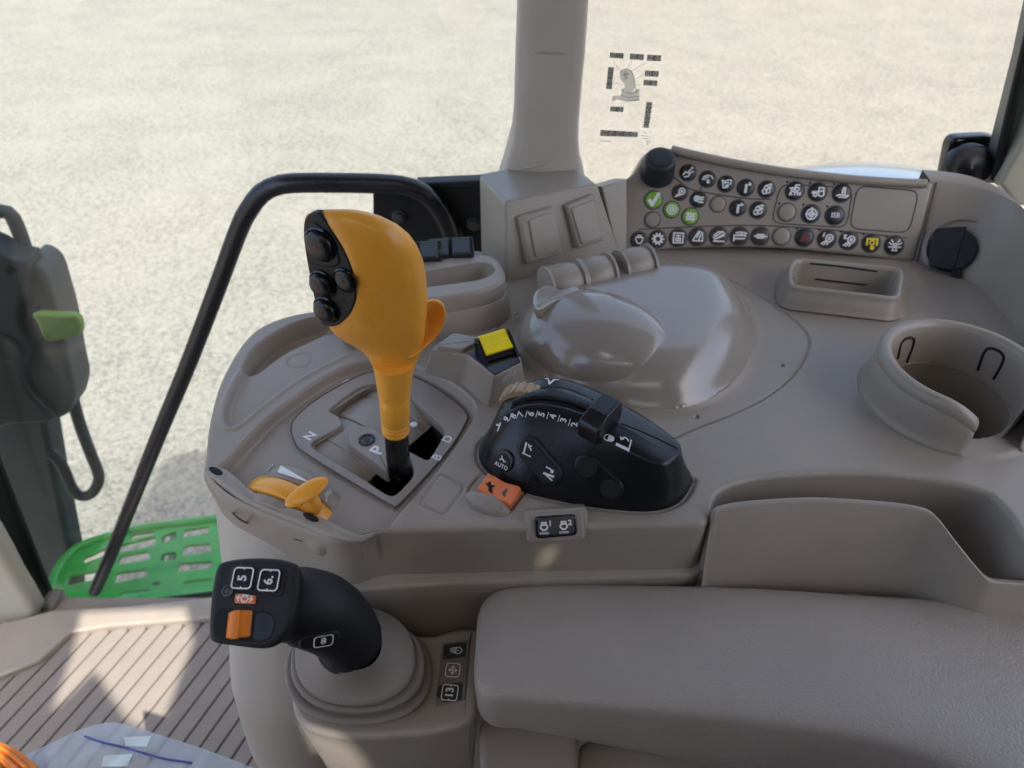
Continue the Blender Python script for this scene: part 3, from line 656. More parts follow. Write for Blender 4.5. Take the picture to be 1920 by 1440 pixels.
slab('hinge_wing', cr(Ps([(998, 556), (1012, 536), (1034, 533), (1050, 541), (1075, 534), (1086, 540), (1070, 552), (1040, 563), (1005, 580)], .055), 40), Vector((-.2, -.3, 1)), .02, .003, M['taupe_gloss'], con)
# cup holder
a0 = P(1849, 775, .045) - CC; th0 = math.atan2(a0.y, a0.x); N_ = 90
a1 = P(1990, 790, .045) - CC; th1 = math.atan2(a1.y, a1.x)
if th0 > th1: th0 -= 2*math.pi
span = -(2*math.pi - (th1 - th0))       # run clockwise round the left and back
prof = [(.0120, .0010), (.0092, .0032), (.0080, .008), (.0068, .020), (.0060, .034), (.0052, .0352), (.0060, .0362), (.0058, .041), (.0035, .0452), (0, .0465), (-.0035, .0452), (-.0055, .041), (-.0065, .030), (-.0105, -.085), (-.03, -.088), (-CRAD, -.088)]
rings = []
for i in range(N_+1):
    th = th0 + span*i/N_
    ee = min(i, 8)/8; dip = .012*(1-ee)**2
    rings.append([CC + Vector((math.cos(th), math.sin(th), 0))*(CRAD + a) + Vector((0, 0, b - dip*(b > .03))) for a, b in prof])
cup = loft('cup_holder', rings, M['taupe'], con, closed=False, sharp=70, bvh='cup')
sm = cup.modifiers.new('s', 'SOLIDIFY'); sm.thickness = .0012; sm.offset = -1
for q in ([(1683, 672), (1692, 640), (1714, 637), (1700, 680)], [(1833, 694), (1851, 654), (1882, 669), (1863, 711)]):
    tube('cup_clip_slot', [hit('cup', *p)[0] + (CAM - hit('cup', *p)[0]).normalized()*.0002 for p in q], .0013, M['void'], con, n=30, seg=6)
# tray with rim
def rr_scale(pts, d_): return inset(pts, UP, d_)
rim = rnd(Ps([(1479, 537), (1476, 500), (1488, 481), (1683, 498), (1697, 508), (1690, 560)], .026), .012, 5)
m_ = len(rim)
rings = [[v + Vector((0, 0, -.024)) for v in rr_scale(rim, -.007)], [v + Vector((0, 0, -.019)) for v in rr_scale(rim, -.003)], [v + Vector((0, 0, -.009)) for v in rr_scale(rim, -.0012)], [v + Vector((0, 0, -.008)) for v in rr_scale(rim, .0006)], [v + Vector((0, 0, -.003)) for v in rim], [v + Vector((0, 0, -.0008)) for v in rr_scale(rim, .0012)], [v for v in rr_scale(rim, .003)], [v + Vector((0, 0, -.0012)) for v in rr_scale(rim, .005)], [v + Vector((0, 0, -.005)) for v in rr_scale(rim, .0062)], [v + Vector((0, 0, -.030)) for v in rr_scale(rim, .0075)], [v + Vector((0, 0, -.032)) for v in rr_scale(rim, .010)]]
loft('card_tray', rings, M['taupe'], con, cap1=True, sharp=70, bvh='tray')
for q in ([(1519, 494), (1580, 500), (1645, 509)], [(1528, 523), (1580, 529), (1624, 534)]):
    tube('tray_slot', [hit('tray', *p)[0] for p in q], .0011, M['void'], con, n=10, seg=6)
# lower ledge and body under the front face
lip = cr([P(x, y, -.056) for x, y in [(600, 1120), (655, 1111), (760, 1101), (900, 1094), (1050, 1089), (1200, 1083), (1290, 1078), (1316, 1070), (1326, 1040)]], 60, False)
loft('lower_ledge', [[p + Vector((0, .03, .002)) for p in lip], [p + Vector((0, .003, .001)) for p in lip], [p + Vector((0, .0008, -.0004)) for p in lip], [p + Vector((0, 0, -.003)) for p in lip], [p + Vector((0, .004, -.03)) for p in lip], [p + Vector((0, .01, -.3)) for p in lip]], M['taupe'], con, closed=False)
mk('console_core', [Vector((-.14, .372, -.06)), Vector((.6, .372, -.06)), Vector((.6, .372, -.8)), Vector((-.14, .372, -.8))], [(0, 1, 2, 3)], M['taupe'], con, False)
# storage bin wall
bw = [(1318, 1075, -.05), (1330, 1000, -.012), (1337, 966, .004), (1347, 956, .006), (1400, 946, .007), (1520, 939, .007), (1640, 945, .006), (1722, 955, .006), (1757, 972, .003), (1800, 1026, -.010), (1845, 1080, -.024), (1862, 1090, -.027), (1880, 1093, -.028), (1990, 1099, -.03)]
bt = cr([P(*q) for q in bw], 90, False)
rings = [[p + Vector((0, .006, -.08)) for p in bt], [p + Vector((0, .0045, -.002)) for p in bt], [p + Vector((0, .0035, 0)) for p in bt], [p + Vector((0, .0008, 0)) for p in bt], [p + Vector((0, -.0006, -.0015)) for p in bt],
         [p + Vector((0, -.006, -.03)) for p in bt], [p + Vector((0, -.018, -.07)) for p in bt], [p + Vector((0, -.03, -.2)) for p in bt]]
loft('bin_wall', rings, M['taupe'], con, closed=False, bvh='bin')
mk('bin_floor', [P(1320, 1000, -.118), P(1960, 1000, -.118), P(1960, 1120, -.118), P(1320, 1120, -.118)], [(0, 1, 2, 3)], M['taupe'], con, False)
ellip('bin_bump', P(1592, 1165, -.10), Vector((.022, 0, 0)), Vector((0, .02, 0)), Vector((0, -.006, .035)), M['taupe'], con)
# body column below the hub and down to the floor
sl = []
for z, xl, yf in ((-.028, -.261, .352), (-.045, -.266, .336), (-.10, -.275, .320), (-.15, -.284, .315), (-.22, -.298, .312), (-.30, -.318, .312), (-.40, -.335, .32), (-.50, -.350, .33), (-.65, -.355, .35), (-.80, -.35, .36)):
    c_ = cr([Vector((xl+.01, .60, z)), Vector((xl, .48, z)), Vector((xl+.002, .41, z)), Vector((xl+.028, yf+.03, z)), Vector((xl+.065, yf+.006, z)), Vector((xl+.105, yf+.004, z)), Vector((xl+.128, yf+.02, z)), Vector((xl+.14, yf+.06, z))], 60, False)
    sl.append(c_)
loft('console_body', sl, M['beige'], con, closed=False, bvh='body')
# hub bar in front of the throttle dial: one moulding bent round the corner
hi_ = cr(Ps([(390, 871), (425, 878), (470, 915), (520, 938), (570, 957), (602, 968), (640, 985), (672, 1001), (702, 996)], .004), 70, False)
ho_ = cr(Ps([(382, 880), (408, 900), (455, 934), (510, 960), (560, 979), (595, 992), (640, 1009), (676, 1015), (707, 1000)], .003), 70, False)
hl_ = cr(Ps([(384, 903), (405, 940), (450, 970), (505, 996), (560, 1020), (597, 1042), (640, 1033), (676, 1022), (710, 1005)], -.022), 70, False)
rings = [[p - UP*.03 for p in hi_], [p - UP*.002 for p in hi_], [p.lerp(q, .12) - UP*.0004 for p, q in zip(hi_, ho_)], [p.lerp(q, .5) + UP*.0006 for p, q in zip(hi_, ho_)], [p.lerp(q, .85) for p, q in zip(hi_, ho_)], [p - UP*.001 for p in ho_], [p.lerp(q, .12) - UP*.001 for p, q in zip(ho_, hl_)], [p.lerp(q, .5) + Vector((0, -.001, 0)) for p, q in zip(ho_, hl_)], [p.lerp(q, .92) for p, q in zip(ho_, hl_)], [p + Vector((0, .002, -.003)) for p in hl_], [p + Vector((.004, .012, -.016)) for p in hl_], [p + Vector((.008, .02, -.06)) for p in hl_]]
loft('hub_bar', rings, M['taupe'], con, closed=False, bvh='hub')
iw = [hit('hub', *q) for q in [(434, 950), (436, 960), (450, 974), (480, 988), (515, 1000), (550, 1010), (568, 1014)]]
tube('insert_seam', [p for p, n in iw], .0008, mat('hub_seam', (.06, .05, .042), .6, var=0), con, n=30, seg=6)
for q in ((405, 883), (583, 970)):
    p = hit('hub', *q)[0]; lathe('hub_hole', [(.0080, -.0010), (.0075, .0004), (.002, .0005)], p, UP, M['void'], con, seg=20, sx=.36, u=Vector((.35, .6, 0)))
# ---------------------------------------------------------------- switch panel
pe = P(1720, 492, .006) - P(1165, 474, .006); pe.z = 0; pe.normalize()
hn = Vector((pe.y, -pe.x, 0)); SL = math.radians(62)
PN = (hn*math.sin(SL) + UP*math.cos(SL)).normalized(); PL = (P(1440, 470, .006), PN)
pan = thing('switch_panel', 'taupe switch panel with rows of round symbol buttons', 'switch panel', P(1440, 480, 0))
outl = [(1160, 482), (1212, 471), (1330, 464), (1457, 465), (1560, 474), (1650, 484), (1716, 493), (1754, 342), (1700, 338), (1600, 331), (1480, 318), (1380, 303), (1300, 287), (1262, 279), (1240, 277), (1216, 283), (1202, 302), (1188, 325), (1171, 338)]
pts = []
ow = PPs(outl, PL); ow = cr(ow[:7], 40, False)[:-1] + cr(ow[6:8], 10, False)[:-1] + cr(ow[7:], 60, False)[:-1] + cr([ow[-1], ow[0]], 8, False)[:-1]
slab('panel_face', ow, PN, .045, .004, M['taupe2'], pan, seg=3, bvh='panel')
PU = pe
def pf(px, py, lift=0.0): return frame(PP(px, py, PL) + PN*lift, PU, PN)
# overhanging visor lip along the top
tube('visor_lip', [PP(x, y, PL) + PN*.003 for x, y in [(1258, 281), (1300, 291), (1380, 308), (1480, 324), (1600, 337), (1690, 343), (1733, 345)]], .0052, M['taupe2'], pan, n=40, seg=10)
# engraved outlines
def groove(name, q, closed=True, r=.0008, n=70, m=None):
    p_ = rnd(PPs(q, PL), .012, 5) if closed else cr(PPs(q, PL), n, False)
    if closed: p_ = p_ + [p_[0]]
    V, F = tube_vf([v + PN*.0000 for v in p_], r, 6); return mk(name, V, F, m or mat_groove, pan)
mat_groove = mat('seam_shadow', (.10, .085, .072), .6, var=0)
groove('panel_groove', [(1464, 345), (1600, 352), (1587, 427), (1446, 418)])
groove('panel_groove', [(1608, 348), (1724, 358), (1704, 437), (1592, 428)])
groove('panel_groove', [(1198, 430), (1330, 424), (1440, 423), (1560, 431), (1700, 446)], False)
groove('panel_groove', [(1262, 330), (1290, 352), (1320, 360), (1390, 371), (1446, 374)], False)
groove('panel_groove', [(1315, 352), (1311, 362)], False, n=4); groove('panel_groove', [(1389, 371), (1386, 378)], False, n=4)
# rotary knob
ko = PP(1233, 322, PL); kr = 30*pxsize(ko)
KA = (PN*.75 + UP*.9).normalized()
lathe('knob', [(kr*1.08, -.004), (kr*1.06, .003), (kr, .005), (kr*.97, .016), (kr*.90, .0225), (kr*.80, .0245), (kr*.5, .0248), (kr*.1, .0248)], ko, KA, M['char'], pan, seg=44)
# symbols
IC = {
 'check': [('w', .42, [(-.55, -.05), (-.15, -.6), (.1, -.1), (.6, .75)])],
 'target': [arc(0, 0, .62), arc(0, 0, .3), [(-.2, 0), (.2, 0)]],
 'hash': [[(-.6, .35), (.6, .35)], [(-.6, 0), (.6, 0)], [(-.6, -.35), (.6, -.35)], [(-.35, -.5), (-.35, .5)], [(0, -.5), (0, .5)], [(.35, -.6), (.35, .4)]],
 'lamp': [arc(.2, .15, .42), arc(.2, .15, .12), [(-.12, -.12), (-.7, -.6), (.1, -.35)]],
 'lamp1': [arc(.2, .1, .42), arc(.2, .1, .14), [(-.15, -.2), (-.7, -.6)], [(0, -.3), (-.4, -.7)], [(.2, -.35), (.0, -.7)], [(-.55, .3), (-.45, .7)]],
 'lamp2': [arc(.2, .1, .42), arc(.2, .1, .14), [(-.15, -.2), (-.7, -.6)], [(0, -.3), (-.4, -.7)], [(.2, -.35), (.0, -.7)], [(-.75, .6), (-.45, .65), (-.7, .25), (-.4, .25)]],
 'wheels': [arc(-.25, .1, .35), arc(-.25, .1, .12), [(.15, .3), (.65, .3)], [(.15, .0), (.65, .0)], [(.0, -.4), (.65, -.4)], [(.4, .3), (.4, -.4)]],
 'engine': [[(-.45, .35), (-.45, .0), (-.2, -.45), (.2, -.45), (.45, 0), (.45, .35), (-.45, .35)], [(-.2, .35), (-.2, .6), (.2, .6), (.2, .35)]],
 'gear': [('w', .3, arc(0, 0, .46))] + [('w', .2, [(.55*math.cos(a), .55*math.sin(a)), (.74*math.cos(a), .74*math.sin(a))]) for a in [k*math.pi/5 for k in range(10)]],
 'frame': [rect(-.6, -.6, .6, .6), [(-.3, .3), (.3, .3)], [(0, .3), (0, -.3)], rect(-.3, -.35, .3, -.05)],
 'boot': [[(-.65, -.5), (.6, -.5), (.5, .5), (.05, .7), (-.65, -.5)], [(-.15, -.1), (.1, .5)], [(.1, -.45), (.3, .3)]],
 'plough': [[(-.6, -.6), (.7, -.6)], [(-.65, -.2), (.4, .6)], [(-.5, -.4), (.65, .35)], [(-.65, .05), (-.1, .55), (.5, .5)], [(-.3, -.3), (.6, .1)]],
 'spray': [[(-.7, -.6), (-.7, .1), (.2, .1)], [(-.5, .4), (.1, .5), (.75, .4), (.6, .1), (-.3, .2)], [(-.6, -.3), (.6, -.25)], [(.1, .3), (.7, .0)]],
 'valve': [[(-.75, 0), (-.4, 0)], [(-.4, .2), (.35, .2), (.35, -.2), (-.4, -.2), (-.4, .2)], [(.35, 0), (.75, 0)], [(-.2, 0), (.2, 0)]],
 'lever': [('w', .34, [(-.05, -.6), (.0, .35)]), [(.0, .35), (.55, .45)], [(.35, .65), (.6, .45), (.4, .3)]],
 'fan': [arc(-.3, -.3, .3), arc(.15, -.2, .3), arc(-.1, .15, .28), [(.1, .1), (.6, .6)], [(-.3, .4), (.5, .7)], [(.3, .2), (.6, .2)]],
 'hook': [[(-.7, -.1), (-.5, .35), (0, .5), (.5, .4), (.7, .05)], [(-.45, -.1), (-.25, .2), (.1, .25)], ('w', .4, [(.05, -.2), (.1, -.45)])],
 'hands': [[(-.7, -.3), (-.4, .1), (0, -.1)], [(-.5, -.6), (.1, -.45), (.2, 0)], [(0, .1), (.35, .5)], [(.2, -.1), (.65, .2)], [(.4, .75), (.55, .6)]],
 'mask': [[(-.65, .5), (-.2, .3), (.2, .55), (.65, .5), (.55, .0), (.2, -.1), (0, -.5), (-.4, -.55), (-.45, -.1), (-.65, .5)], [(-.3, .1), (.3, .2)], arc(.1, -.3, .15)],
 'pto': [('w', .26, [(-.6, -.2), (-.6, .5), (.6, .5), (.6, -.2)]), arc(0, .05, .25), ('w', .3, arc(.1, -.55, .12)), [(0, -.2), (.05, -.4)]],
 'beacon': [[(-.3, -.6), (.3, -.6)], [(-.2, -.6), (-.2, .2), (.2, .2), (.2, -.6)], [(0, -.3), (0, .0)], [(-.4, .1), (-.7, .3)], [(-.4, -.2), (-.7, -.2)], [(.4, .1), (.7, .3)], [(.4, -.2), (.7, -.2)], [(-.3, .4), (-.5, .65)], [(.3, .4), (.5, .65)]],
 'hazard': [[(-.55, -.4), (.55, -.4), (0, .6), (-.55, -.4)], [(-.25, -.2), (.25, -.2), (0, .25), (-.25, -.2)]],
 'reticle': [arc(0, -.05, .62), arc(0, -.05, .3), [(-.7, -.05), (.7, -.05)], [(0, .75), (0, -.65)]],
 'tractor': [arc(.35, -.2, .33), arc(-.35, -.35, .2), [(-.7, 0), (0, 0), (.05, .5), (.6, .5), (.65, .1)], [(-.75, -.15), (-.5, -.1)]],
 'tractors': [arc(.2, .2, .22), arc(-.35, .1, .16), [(-.7, .3), (-.1, .35), (.0, .7), (.45, .7)], [(-.7, -.5), (-.55, -.15), (-.4, -.5)], [(-.2, -.15), (.1, -.15)], [(-.05, -.15), (-.05, -.5)], [(.25, -.5), (.25, -.15), (.6, -.5), (.6, -.15)]],
 'joylock': [[(-.7, -.35), (-.3, -.2)], [(-.4, -.5), (.55, -.5), (.75, -.3), (-.3, -.25)], [(.0, -.2), (-.05, .3), (.1, .65), (.3, .6), (.3, -.2)], [(0, .1), (.3, .1)], [(0, .35), (.3, .35)]],
}
PB = [  # x, y, radius px, colour, symbol, symbol colour, what it shows
 (1290, 324, 14.5, 'dkbtn', 'hands'), (1326, 336, 14.5, 'dkbtn', 'hook'), (1361, 345, 14.5, 'dkbtn', 'mask'), (1398, 352, 15, 'dkbtn', 'lever'), (1437, 355, 15, 'dkbtn', 'fan'),
 (1275, 361, 14, 'brbtn', 'lamp'), (1309, 374, 14.5, 'dkbtn', 'wheels'), (1346, 383, 14, 'taupe2', None), (1383, 390, 14.5, 'dkbtn', 'lever'), (1421, 394, 15, 'dkbtn', 'fan'),
 (1225, 375, 16, 'green', 'check'), (1259, 393, 14.5, 'green', 'target'), (1294, 406, 15, 'green', 'hash'), (1223, 412, 14, 'taupe2', None),
 (1198, 450, 15, 'brbtn', 'engine'), (1233, 448, 15.5, 'brbtn', 'gear'), (1271, 446, 16, 'brbtn', 'frame'), (1308, 444, 16, 'brbtn', 'boot'), (1347, 443, 16.5, 'brbtn', 'plough'), (1386, 443, 16.5, 'brbtn', 'spray'), (1425, 443, 16.5, 'brbtn', 'valve'), (1465, 443, 16, 'taupe2', None),
 (1508, 445, 16.5, 'dkbtn', 'hazard'), (1550, 448, 16.5, 'dkbtn', 'lamp1'), (1591, 451, 16.5, 'dkbtn', 'lamp2'), (1633, 456, 16.5, 'dkbtn', 'pto'), (1676, 460, 17, 'dkbtn', 'beacon'),
 (1490, 358, 16.5, 'dkbtn', 'tractors'), (1533, 360, 16.5, 'dkbtn', 'tractor'), (1578, 362, 16.5, 'dkbtn', 'joylock'), (1475, 398, 16, 'taupe2', None), (1520, 401, 16.5, 'dkbtn', 'reticle'), (1565, 404, 17, 'dkbtn', 'ISB')]
LED = [(1508, 445), (1550, 448), (1591, 451), (1633, 456), (1676, 460), (1490, 358), (1533, 360), (1578, 362), (1475, 398), (1520, 401), (1565, 404)]
for x, y, rp, mm, ic in PB:
    f = pf(x, y); r_ = rp*pxsize(f[0])
    b = lathe('button', [(r_*.97, -.001), (r_*.97, .0010), (r_*.92, .0019), (r_*.8, .0024), (r_*.4, .0026), (r_*.05, .0027)], f[0], PN, M[mm], pan, seg=30)
    lathe('button_ring', [(r_*1.13, -.0005), (r_*1.13, .0003), (r_*1.08, .0006), (r_*.98, .0004)], f[0], PN, mat_groove, b, seg=30)
    if ic == 'ISB': text('symbol', 'ISB', (fr(f, 0, 0, .0024),) + f[1:], r_*.75, M['white'], b, .02)
    elif ic: icon('symbol', IC[ic], (fr(f, 0, 0, .0025),) + f[1:], r_*.92, M['yellow'] if ic == 'pto' else M['redpr'] if ic == 'hazard' else M['white'], b, .17)
for x, y in LED:
    f = pf(x - 14, y - 17); lathe('indicator', [(.0014, -.0004), (.0014, .0003), (.001, .0006), (.0002, .0007)], f[0], PN, M['void'], pan, seg=8)
# ---------------------------------------------------------------- pillar foot block with two blank rockers
blk = thing('pillar_foot', 'taupe block under the pillar with two blank switch covers', 'console block', P(1040, 525, 0))
BE = P(1158, 482, 0) - P(948, 528, 0); BE.z = 0; BE.normalize(); bh = Vector((BE.y, -BE.x, 0)); BN = (bh*math.sin(math.radians(70)) + UP*math.cos(math.radians(70))).normalized()
BP = (P(1040, 508, 0), BN)
bo = PPs([(948, 534), (946, 376), (1120, 342), (1166, 486)], BP)
bo_b = [p + Vector((-.03, .075, -.002)) for p in bo]
bo = rnd(bo, .006, 3); bo_b = rnd(bo_b, .006, 3)
ins1 = inset(bo, BN, .0015); ins2 = inset(bo, BN, .003)
loft('block_shell', [bo_b, [p - BN*.004 for p in bo], [p - BN*.0015 + (q-p)*.3 for p, q in zip(bo, ins1)], ins1, ins2], M['taupe2'], blk, cap1=True, sharp=60, bvh='block')
slab('filler_strip', PPs([(1128, 350), (1176, 336), (1176, 490), (1160, 490)], (P(1150, 486, -.002), BN)), BN, .03, .002, M['taupe2'], blk)
for o_, i_ in (([(968, 405), (1034, 386), (1049, 475), (984, 494)], [(985, 411), (1029, 396), (1042, 468), (998, 481)]),
              ([(1056, 384), (1110, 362), (1128, 449), (1078, 466)], [(1064, 390), (1106, 373), (1121, 444), (1084, 457)])):
    b = slab('switch_cover', rnd([p + BN*.008 for p in PPs(o_, BP)], .004), BN, .010, .0025, M['taupe2'], blk)
    slab('cover_inset', rnd([p + BN*.0102 for p in PPs(i_, BP)], .004), BN, .003, .001, M['taupe2'], b)
# ---------------------------------------------------------------- tray block at the back with small black rockers
tb = thing('rear_tray', 'low taupe tray by the hinge plate holding small black rockers', 'tray', P(870, 565, 0))
TZ = .045
to = rnd(Ps([(640, 512), (905, 472), (935, 484), (948, 510), (946, 530), (900, 548), (800, 562), (640, 575)], TZ), .02, 5)
rings = [[v - UP*TZ for v in inset(to, UP, -.006)], [v - UP*.019 for v in inset(to, UP, -.002)], [v - UP*.018 for v in to], [v - UP*.003 for v in to], [v - UP*.0008 for v in inset(to, UP, .001)], inset(to, UP, .003)]
loft('tray_body', rings, M['taupe'], tb, sharp=60)
po = rnd(Ps([(660, 532), (905, 490), (926, 497), (930, 510), (905, 524), (800, 538), (660, 556)], TZ), .012, 5)
holeplate('tray_top', inset(to, UP, .0025), [po], frame(P(800, 520, TZ), Vector((1, 0, 0)), UP), .004, M['taupe'], tb, .001)
loft('tray_pocket', [[v - UP*.001 for v in po], [v - UP*.022 for v in inset(po, UP, .002)], [v - UP*.024 for v in inset(po, UP, .004)]], M['taupe'], tb, cap1=True)
for (x, y), n_ in (((845, 467), 2), ((785, 474), 2)):
    f = frame(P(x, y, TZ + .006), Vector((1, .08, 0)), Vector((0, -.55, .8)))
    b = slab('rocker_frame', [fr(f, a, c) for a, c in rrect(.025, .014, .003)], f[3], .012, .0015, M['char'], tb)
    for k in (-1, 1):
        g = (fr(f, k*.0115, .001, .004), f[1], f[2], f[3]); slab('rocker', [fr(g, a, c, -.002*c/.01) for a, c in rrect(.0098, .0115, .002)], f[3], .006, .0015, M['dkbtn'], b)
# end wall at the right, continuing the panel edge
bot = cr([PP(1708, 495, PL) - PN*.004] + Ps([(1770, 509), (1830, 540), (1880, 590), (1915, 645), (1985, 740)], -.002), 40, False)
tz = PP(1755, 342, PL).z
top = cr([PP(1747, 340, PL) - PN*.004] + [P(x, y, tz) for x, y in [(1800, 346), (1850, 358), (1905, 385), (1960, 440), (2060, 560)]], 40, False)
rings = [[p - UP*.01 for p in bot], bot]
for k in range(1, 8):
    t = k/8; rings.append([a.lerp(b, t) + Vector((0, -.004*math.sin(math.pi*t)*min(i/8, 1), 0)) for i, (a, b) in enumerate(zip(bot, top))])
rings += [top, [p + Vector((.0, .002, .0015)) for p in top], [p + Vector((.004, .03, .002)) for p in top], [p + Vector((.004, .032, -.05)) for p in top]]
loft('end_wall', rings, M['taupe'], con, closed=False, sharp=60, bvh='endwall')
tube('wall_seam', [PP(1718, 494, PL) + PN*.0005, PP(1736, 420, PL) + PN*.0005, PP(1755, 342, PL) + PN*.0005], .0011, mat_groove, con, n=10, seg=6)
# ---------------------------------------------------------------- 12 volt socket cap on the end wall
so_ = thing('socket_cap', 'round charcoal socket cap on the console end wall', 'socket cap', hit('endwall', 1780, 515)[0])
p0, n0 = hit('endwall', 1785, 470); n0 = (n0*.8 + Vector((-.15, -.8, .45))*.3).normalized(); ps_ = pxsize(p0)
lathe('socket_ring', [(ps_*66, -.014), (ps_*60, .002), (ps_*52, .003), (ps_*46, -.001), (ps_*42, -.004)], p0 + Vector((.006, 0, .004)), n0, M['taupe'], so_, seg=40)
lathe('cap_disc', [(ps_*40, -.004), (ps_*40, .006), (ps_*37, .009), (ps_*20, .0095), (ps_*2, .0095)], p0 + n0*.004, n0, M['char'], so_, seg=40)
f = frame(p0 + n0*.0142, Vector((1, .1, -.15)), n0)
slab('cap_strap', rnd([fr(f, *q) for q in ((-.022, -.019), (.004, -.024), (.012, .026), (-.020, .024))], .004), n0, .006, .001, M['char'], so_)
slab('cap_tab', rnd([fr(f, *q, z=-.003) for q in ((.002, -.034), (.012, -.033), (.012, -.020), (.002, -.020))], .002), n0, .006, .001, M['blackm'], so_)
# ---------------------------------------------------------------- selector gate and drum (parts of the console)
ZP = -.008
seam_o = [(789, 712), (841, 744), (872, 772), (874, 790), (840, 845), (751, 943), (736, 946), (719, 939), (576, 852), (552, 826), (547, 797), (562, 775), (600, 745), (680, 702), (735, 697)]
op = [(612, 771), (640, 748), (676, 724), (704, 719), (748, 722), (775, 748), (834, 803), (833, 815), (810, 857), (802, 863), (792, 861), (763, 843), (776, 884), (773, 896), (745, 927), (731, 931), (720, 926), (698, 909), (582, 838), (584, 829), (643, 798), (635, 779)]
gp = holeplate('selector_plate', cr(Ps(seam_o, ZP), 100), [rnd(Ps(op, ZP), .006, 3)], frame(P(700, 820, ZP), Vector((1, 0, 0)), UP), .013, M['taupe2'], con, .0009, 'gate')
so = cr(Ps(seam_o, ZP-.0008), 100); so.append(so[0])
V, F = tube_vf(so, .0009, 6); mk('selector_seam', V, F, mat_groove, con)
g1 = P(585, 835, -.02); g2 = P(735, 925, -.02); gd = (g2-g1); gd.z = 0; gd.normalize(); gx = Vector((-gd.y, gd.x, 0))
dc_ = P(680, 800, -.0125); R_ = .085; rings = []
for k in range(-22, 23):
    a = math.radians(k*2.3)
    ro = []
    for t, dr in ((-.10, 0), (-.0305, 0), (-.030, .0012), (-.001, .0012), (0, -.0008), (.001, .0018), (.032, .0018), (.033, .0004), (.038, .0004), (.039, .0018), (.10, .0018)):
        ro.append(dc_ + gx*t + gd*math.sin(a)*(R_+dr) + UP*((R_+dr)*math.cos(a)-R_))
    rings.append(ro)
k0 = 4
loft('selector_drum', rings[k0:-9], M['taupe2'], con, closed=False, sharp=40, bvh='drum')
mk('gate_cavity', [P(560, 700, -.07), P(900, 700, -.07), P(900, 1000, -.07), P(560, 1000, -.07)], [(0, 1, 2, 3)], M['void'], con, False)
rings = [[p + UP*z for p in rnd(Ps(op, ZP), .006, 3)] for z in (-.012, -.066)]
loft('gate_wall', rings, M['void'], con)
# P cover plate
pp_ = rnd(Ps([(652, 815), (660, 802), (680, 797), (705, 803), (722, 820), (728, 850), (730, 880), (724, 884), (655, 832)], -.006), .005, 4)
slab('lever_cover', pp_, UP, .014, .0012, M['taupe2'], con, bvh='pcover')
p, n = hit('pcover', 688, 825); lathe('screw', [(.0075, .0002), (.0072, .0012), (.0050, .0014), (.0046, -.0005), (.003, -.0006), (.0028, .0008), (.0005, .0008)], p, UP, M['blackg'], con, seg=20)
def gt(ch, a, b, s, key, m='white', parent=None): return text('letter', ch, hframe(key, a, b), s, M[m], parent or con, .03)
gt('P', (708, 845), (716, 836), .0165, 'pcover'); gt('N', (582, 818), (592, 810), .0125, 'gate'); gt('D', (840, 824), (848, 815), .0115, 'gate'); gt('B', (820, 858), (828, 849), .0115, 'gate')
p, n = hit('drum', 776, 797); lathe('dot', [(.0034, -.002), (.0034, .0012), (.0005, .0013)], p, UP, M['white'], con, seg=16)
# marks on the recess wall
for q in ((579, 761), (613, 738), (648, 716)):
    o_, n_ = hit('deck', *q); f = frame(o_ + Vector((0, 0, .001)), P(613, 738) - P(579, 761), n_); mk('mark', [fr(f, -.004, -.0008), fr(f, .004, -.0008), fr(f, .004, .0008), fr(f, -.004, .0008)], [(0, 1, 2, 3)], M['white'], con, False)
# throttle dial with its leaf tab
td = thing('throttle_dial', 'orange hand throttle wheel with leaf tab at console corner', 'throttle', P(540, 940, -.02))
da = P(470, 905, -.004); db = P(600, 955, -.004); dx = (db-da); dx.z = 0; dl = dx.length; dx.normalize(); dn = Vector((-dx.y, dx.x, 0)); mid = (da+db)/2
rad = .052; cz = mid - UP*(rad - .013)
def drum(name, t0, t1, r_, m, par, a0=-75, a1=75):
    rg = []
    for k in range(33):
        a = math.radians(a0 + (a1-a0)*k/32); e = dx*math.sin(a) + UP*math.cos(a)
        rg.append([cz + dn*t0 + e*(r_-.010), cz + dn*t0 + e*(r_-.0012), cz + dn*(t0+.0012) + e*r_, cz + dn*(t1-.0012) + e*r_, cz + dn*t1 + e*(r_-.0012), cz + dn*t1 + e*(r_-.010)])
    return loft(name, rg, m, par, closed=False, sharp=50, bvh=name)
drum('dial_band', -.009, .006, rad, M['orange'], td, -80, 88)
drum('dial_housing', .0075, .022, rad - .002, M['taupe2'], con, -65, 65)
drum('dial_skirt', -.0185, -.0095, rad - .003, M['taupe2'], con)
la, lb = P(536, 948, .016), P(614, 897, .022); ld = (lb-la)/2; ln = Vector((-.35, -.55, .75)).normalized(); lw = ln.cross(ld).normalized()
ellip('leaf_tab', (la+lb)/2, ld, lw*.0078, ln*.0040, M['orange'], td, pw=2.0)
ellip('leaf_stem', P(585, 944, .005), dx*.008, dn*.006, UP*.011, M['orange'], td)
wa_, wb_ = [], []
for k in range(11):
    t = k/10; cx, cy = 524 + 53*t, 880 + 24*t; w_ = 6*(1-t) + 1.0
    wa_.append((lambda h: h[0] + h[1]*.0007)(hit(['dial_housing'], cx + w_*.45, cy - w_*.9))); wb_.append((lambda h: h[0] + h[1]*.0007)(hit(['dial_housing'], cx - w_*.45, cy + w_*.9)))
loft('wedge_mark', [wa_, wb_], M['white'], con, closed=False)
